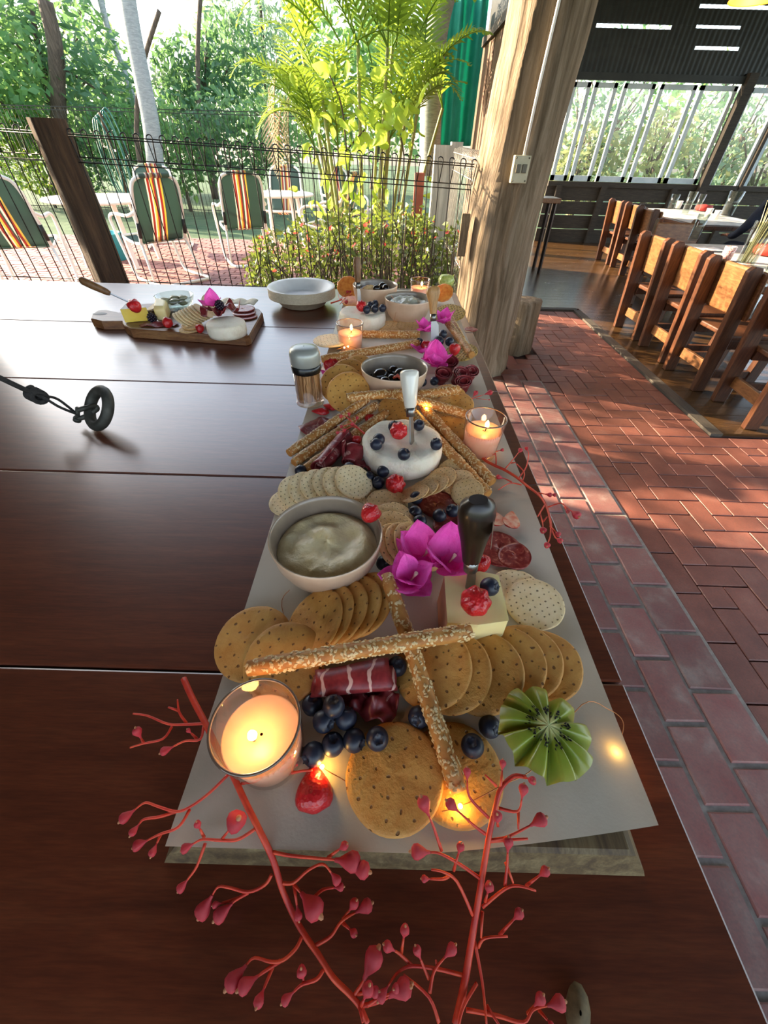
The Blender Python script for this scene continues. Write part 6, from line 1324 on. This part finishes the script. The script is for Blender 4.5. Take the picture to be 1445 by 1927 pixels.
gb = P(335, 580, zs + .002); o = thing('glass_dish', 'small clear glass dish of pickles on the serving board', 'dish', gb); build(MB().lathe([(.001, 0), (.03, 0), (.044, .012), (.052, .034), (.049, .034), (.041, .013), (.028, .004), (.001, .004)], 36), 'dish_body', M_vase, o)
M_pk = mat('marinated pieces', '#8a8468', '#b0aa88', rough=.25, scale=60)
for k in range(9):
    a = k * .72; q = .012 + .018 * (k % 3) / 2; m = MB().lathe([(.001, -.006), (.009, -.004), (.012, 0), (.009, .005), (.001, .006)], 10, gb + V((math.cos(a) * q, math.sin(a) * q, .018 + .006 * (k % 2))), wob=lambda t, z: 1 + .2 * math.sin(3 * t + z * 200)); solo(m, 'pickle_piece', M_pk, '%s marinated piece in the glass dish, counted from its right side' % ORD[k], 'pickle', group='marinated pieces in the glass dish')
w = [P(*p, zs + .001) for p in [(296, 604), (318, 604), (322, 588), (300, 584)]]; m = MB(); m.prism([(p.x, p.y) for p in w], zs + .001, zs + .036, ch=.008); solo(m, 'cheese_piece', M_ched, 'small pale cheese piece with rind beside the wedge on the serving board', 'cheese')
bevel(bpy.data.objects['cheese_piece'], .004, 3)
blm = MB()
for k in range(34):
    t = math.acos(1 - 2 * (k + .5) / 34); p_ = k * 2.4; d = V((math.sin(t) * math.cos(p_), math.sin(t) * math.sin(p_), math.cos(t))); blm.lathe([(.001, -.3), (.2, -.18), (.28, 0), (.2, .18), (.001, .3)], 8, d * .78)
bkm = blm.mesh('blackberry'); bkm.materials.append(mat('blackberry', '#17101a', '#2c1c2c', rough=.25, scale=9))
for x, y, z, l in [(286, 598, .012, 'blackberry beside the wedge on the serving board'), (413, 574, .052, 'blackberry on top of the ham on the serving board')]: put('blackberry', bkm, None, l, 'blackberry', TR(P(x, y, zs + z)), 'blackberries on the serving board'); bpy.data.objects[-1] if False else None
for o_ in [o_ for o_ in COL.objects if o_.name.startswith('blackberry')]: o_.scale = (.012, .012, .012)
ham_flat(300, 612, Z2 + .001, .10, .03, 8, 'thin cured ham lying at the front of the serving board', 4, .006)
strawberry(315, 608, Z2 + .013, .0125, 'small red berry at the front of the serving board', 90, 60, 5); strawberry(376, 619, Z2 + .010, .010, 'small red berry beside the half cheese wheel of the serving board', 90, 40, 5)
bc = P(424, 606, zs + .030); bc.z = zs + .001
m = MB(); n = 40; prof = [(.001, .03), (.9, .03), (.98, .027), (1.0, .02), (1.0, .008), (.96, .0), (.001, 0)]
m.lathe([(a * .047, z) for a, z in prof][::-1], n, bc); solo(m, 'soft_cheese', M_rind, 'small white cheese wheel at the right of the serving board', 'cheese')
for x, y, rot, l in [(402, 590, 10, 'left folded ham piece on the small wheel'), (430, 584, -15, 'right folded ham piece on the small wheel')]: ham_flat(x, y, Z2 + .033, .062, .045, rot, l, rot, .018)
bloom(401, 575, Z2 + .046 , full(4, .034) + [(0, 0, 0, 90, 70, .040)], 'magenta bougainvillea bloom on the serving board')
for i in range(3):
    c = P(462, 594 - i * 7, zs + .002); salami(462 - i * 2, 596 - i * 7, Z2 + .0015 + i * .0035, .032, ['front pale sausage slice at the right of the serving board', 'middle pale sausage slice at the right of the serving board', 'rear pale sausage slice at the right of the serving board'][i], i + 20, .001)
w = P(448, 572, zs + .002); m = MB().grid(lambda u, v: w + V(((u - .5) * .11, (v - .5) * .05, .004 + .012 * abs(math.sin(u * 9)) * .5)), 16, 6); o = solo(m, 'folded_crispbread', mat('pale crispbread', '#d6ceb4', '#e4dcc6', rough=.8, scale=200), 'pale crispbread piece at the back of the serving board', 'crispbread'); o.modifiers.new('t', 'SOLIDIFY').thickness = .003

# ================================================================== rope with shackle and iron ring
M_ironr = mat('grey forged iron', '#3a3a34', '#54524a', rough=.6, metal=.5, scale=60, bump=.3); M_rope = mat('dark cord', '#1e1c1c', '#34302c', rough=.9, scale=300, bump=.6)
rc = P(188, 772, T + .030); o = thing('iron_ring', 'grey forged iron ring standing on the table at the left', 'ring', V((rc.x, rc.y, T)))
tm = MB(); nn, k = 36, 12; RR, rr = .031, .0088
for i in range(nn):
    a = 2 * math.pi * i / nn
    for j in range(k): b = 2 * math.pi * j / k; tm.v.append(V(((RR + rr * math.cos(b)) * math.cos(a), (RR + rr * math.cos(b)) * math.sin(a), rr * math.sin(b))))
tm.f = [[i * k + j, ((i + 1) % nn) * k + j, ((i + 1) % nn) * k + (j + 1) % k, i * k + (j + 1) % k] for i in range(nn) for j in range(k)]; tm.m = [0] * len(tm.f); tm.s = [True] * len(tm.f)
tr = tilt(R(232), R(52)); tm.xf(TR((0, 0, 0), tr)); lowz = min(v.z for v in tm.v); tm.xf(TR((rc.x, rc.y, T + .0006 - lowz))); rz = T - lowz
build(tm, 'ring_body', M_ironr, o, True)
sh = P(160, 782, T + .022); o = thing('shackle', 'small bow shackle joining the cord to the iron ring', 'shackle', sh)
s1, s2 = P(143, 781, T + .026), P(172, 770, T + .030)
build(MB().tube(smooth_path([P(147, 772, T + .034), P(160, 768, T + .036), P(178, 764, T + .032), P(182, 770, T + .026), P(170, 778, T + .020), P(155, 786, T + .016), P(146, 786, T + .016)], 5), .0042, 10), 'bow', M_ironr, o, True)
build(MB().tube([P(146, 768, T + .036), P(146, 790, T + .012)], .0036, 10), 'pin', M_ironr, o, True); build(MB().tube([P(146, 786, T + .016), P(145, 792, T + .010)], .0062, 10), 'pin_head', M_ironr, o, True)
kn_ = P(65, 742, T + .065); o = thing('cord', 'dark knotted cord running from the shackle off to the left', 'cord', kn_)
p2 = P(0, 711, T + .10); far_ = kn_ + (p2 - kn_) * ((-3.23 - kn_.x) / (p2.x - kn_.x))
build(MB().tube([kn_, p2, far_], .0042, 8), 'rope', M_rope, o, True)
for a, b in (((85, 745), (110, 752)), ((85, 750), (112, 766))): build(MB().tube(smooth_path([kn_, P(*a, T + .06), P(*b, T + .045), P(146, 780, T + .024)], 4), .0022, 7), 'strand', M_rope, o, True)
for k in range(4):
    c = P(56 + 6 * k, 738 + 3 * k, T + .066 - .002 * k); ax = (P(80, 748, T + .062) - P(50, 736, T + .068)).normalized(); x = ax.orthogonal().normalized(); y = ax.cross(x)
    build(MB().tube([c + x * math.cos(t) * .0085 + y * math.sin(t) * .0085 + ax * .004 * math.sin(t * 1.0 + k) for t in [2 * math.pi * j / 16 for j in range(17)]], .0042, 7, False), 'knot_turn', M_rope, o, True)
# scrap at the bottom right of the table
m = MB().lathe([(.001, 0), (.009, .001), (.010, .004), (.006, .007), (.001, .008)], 14, wob=lambda a, z: 1 + .2 * math.sin(2 * a)).xf(TR(P(1083, 1902, T + .001)) @ Matrix.Diagonal((.75, 1.1, 1, 1)))
solo(m, 'seed_pod', mat('brown pod', '#5a4a2c', '#766240', rough=.7, scale=200), 'small brown seed pod on the table at the bottom right', 'seed pod')
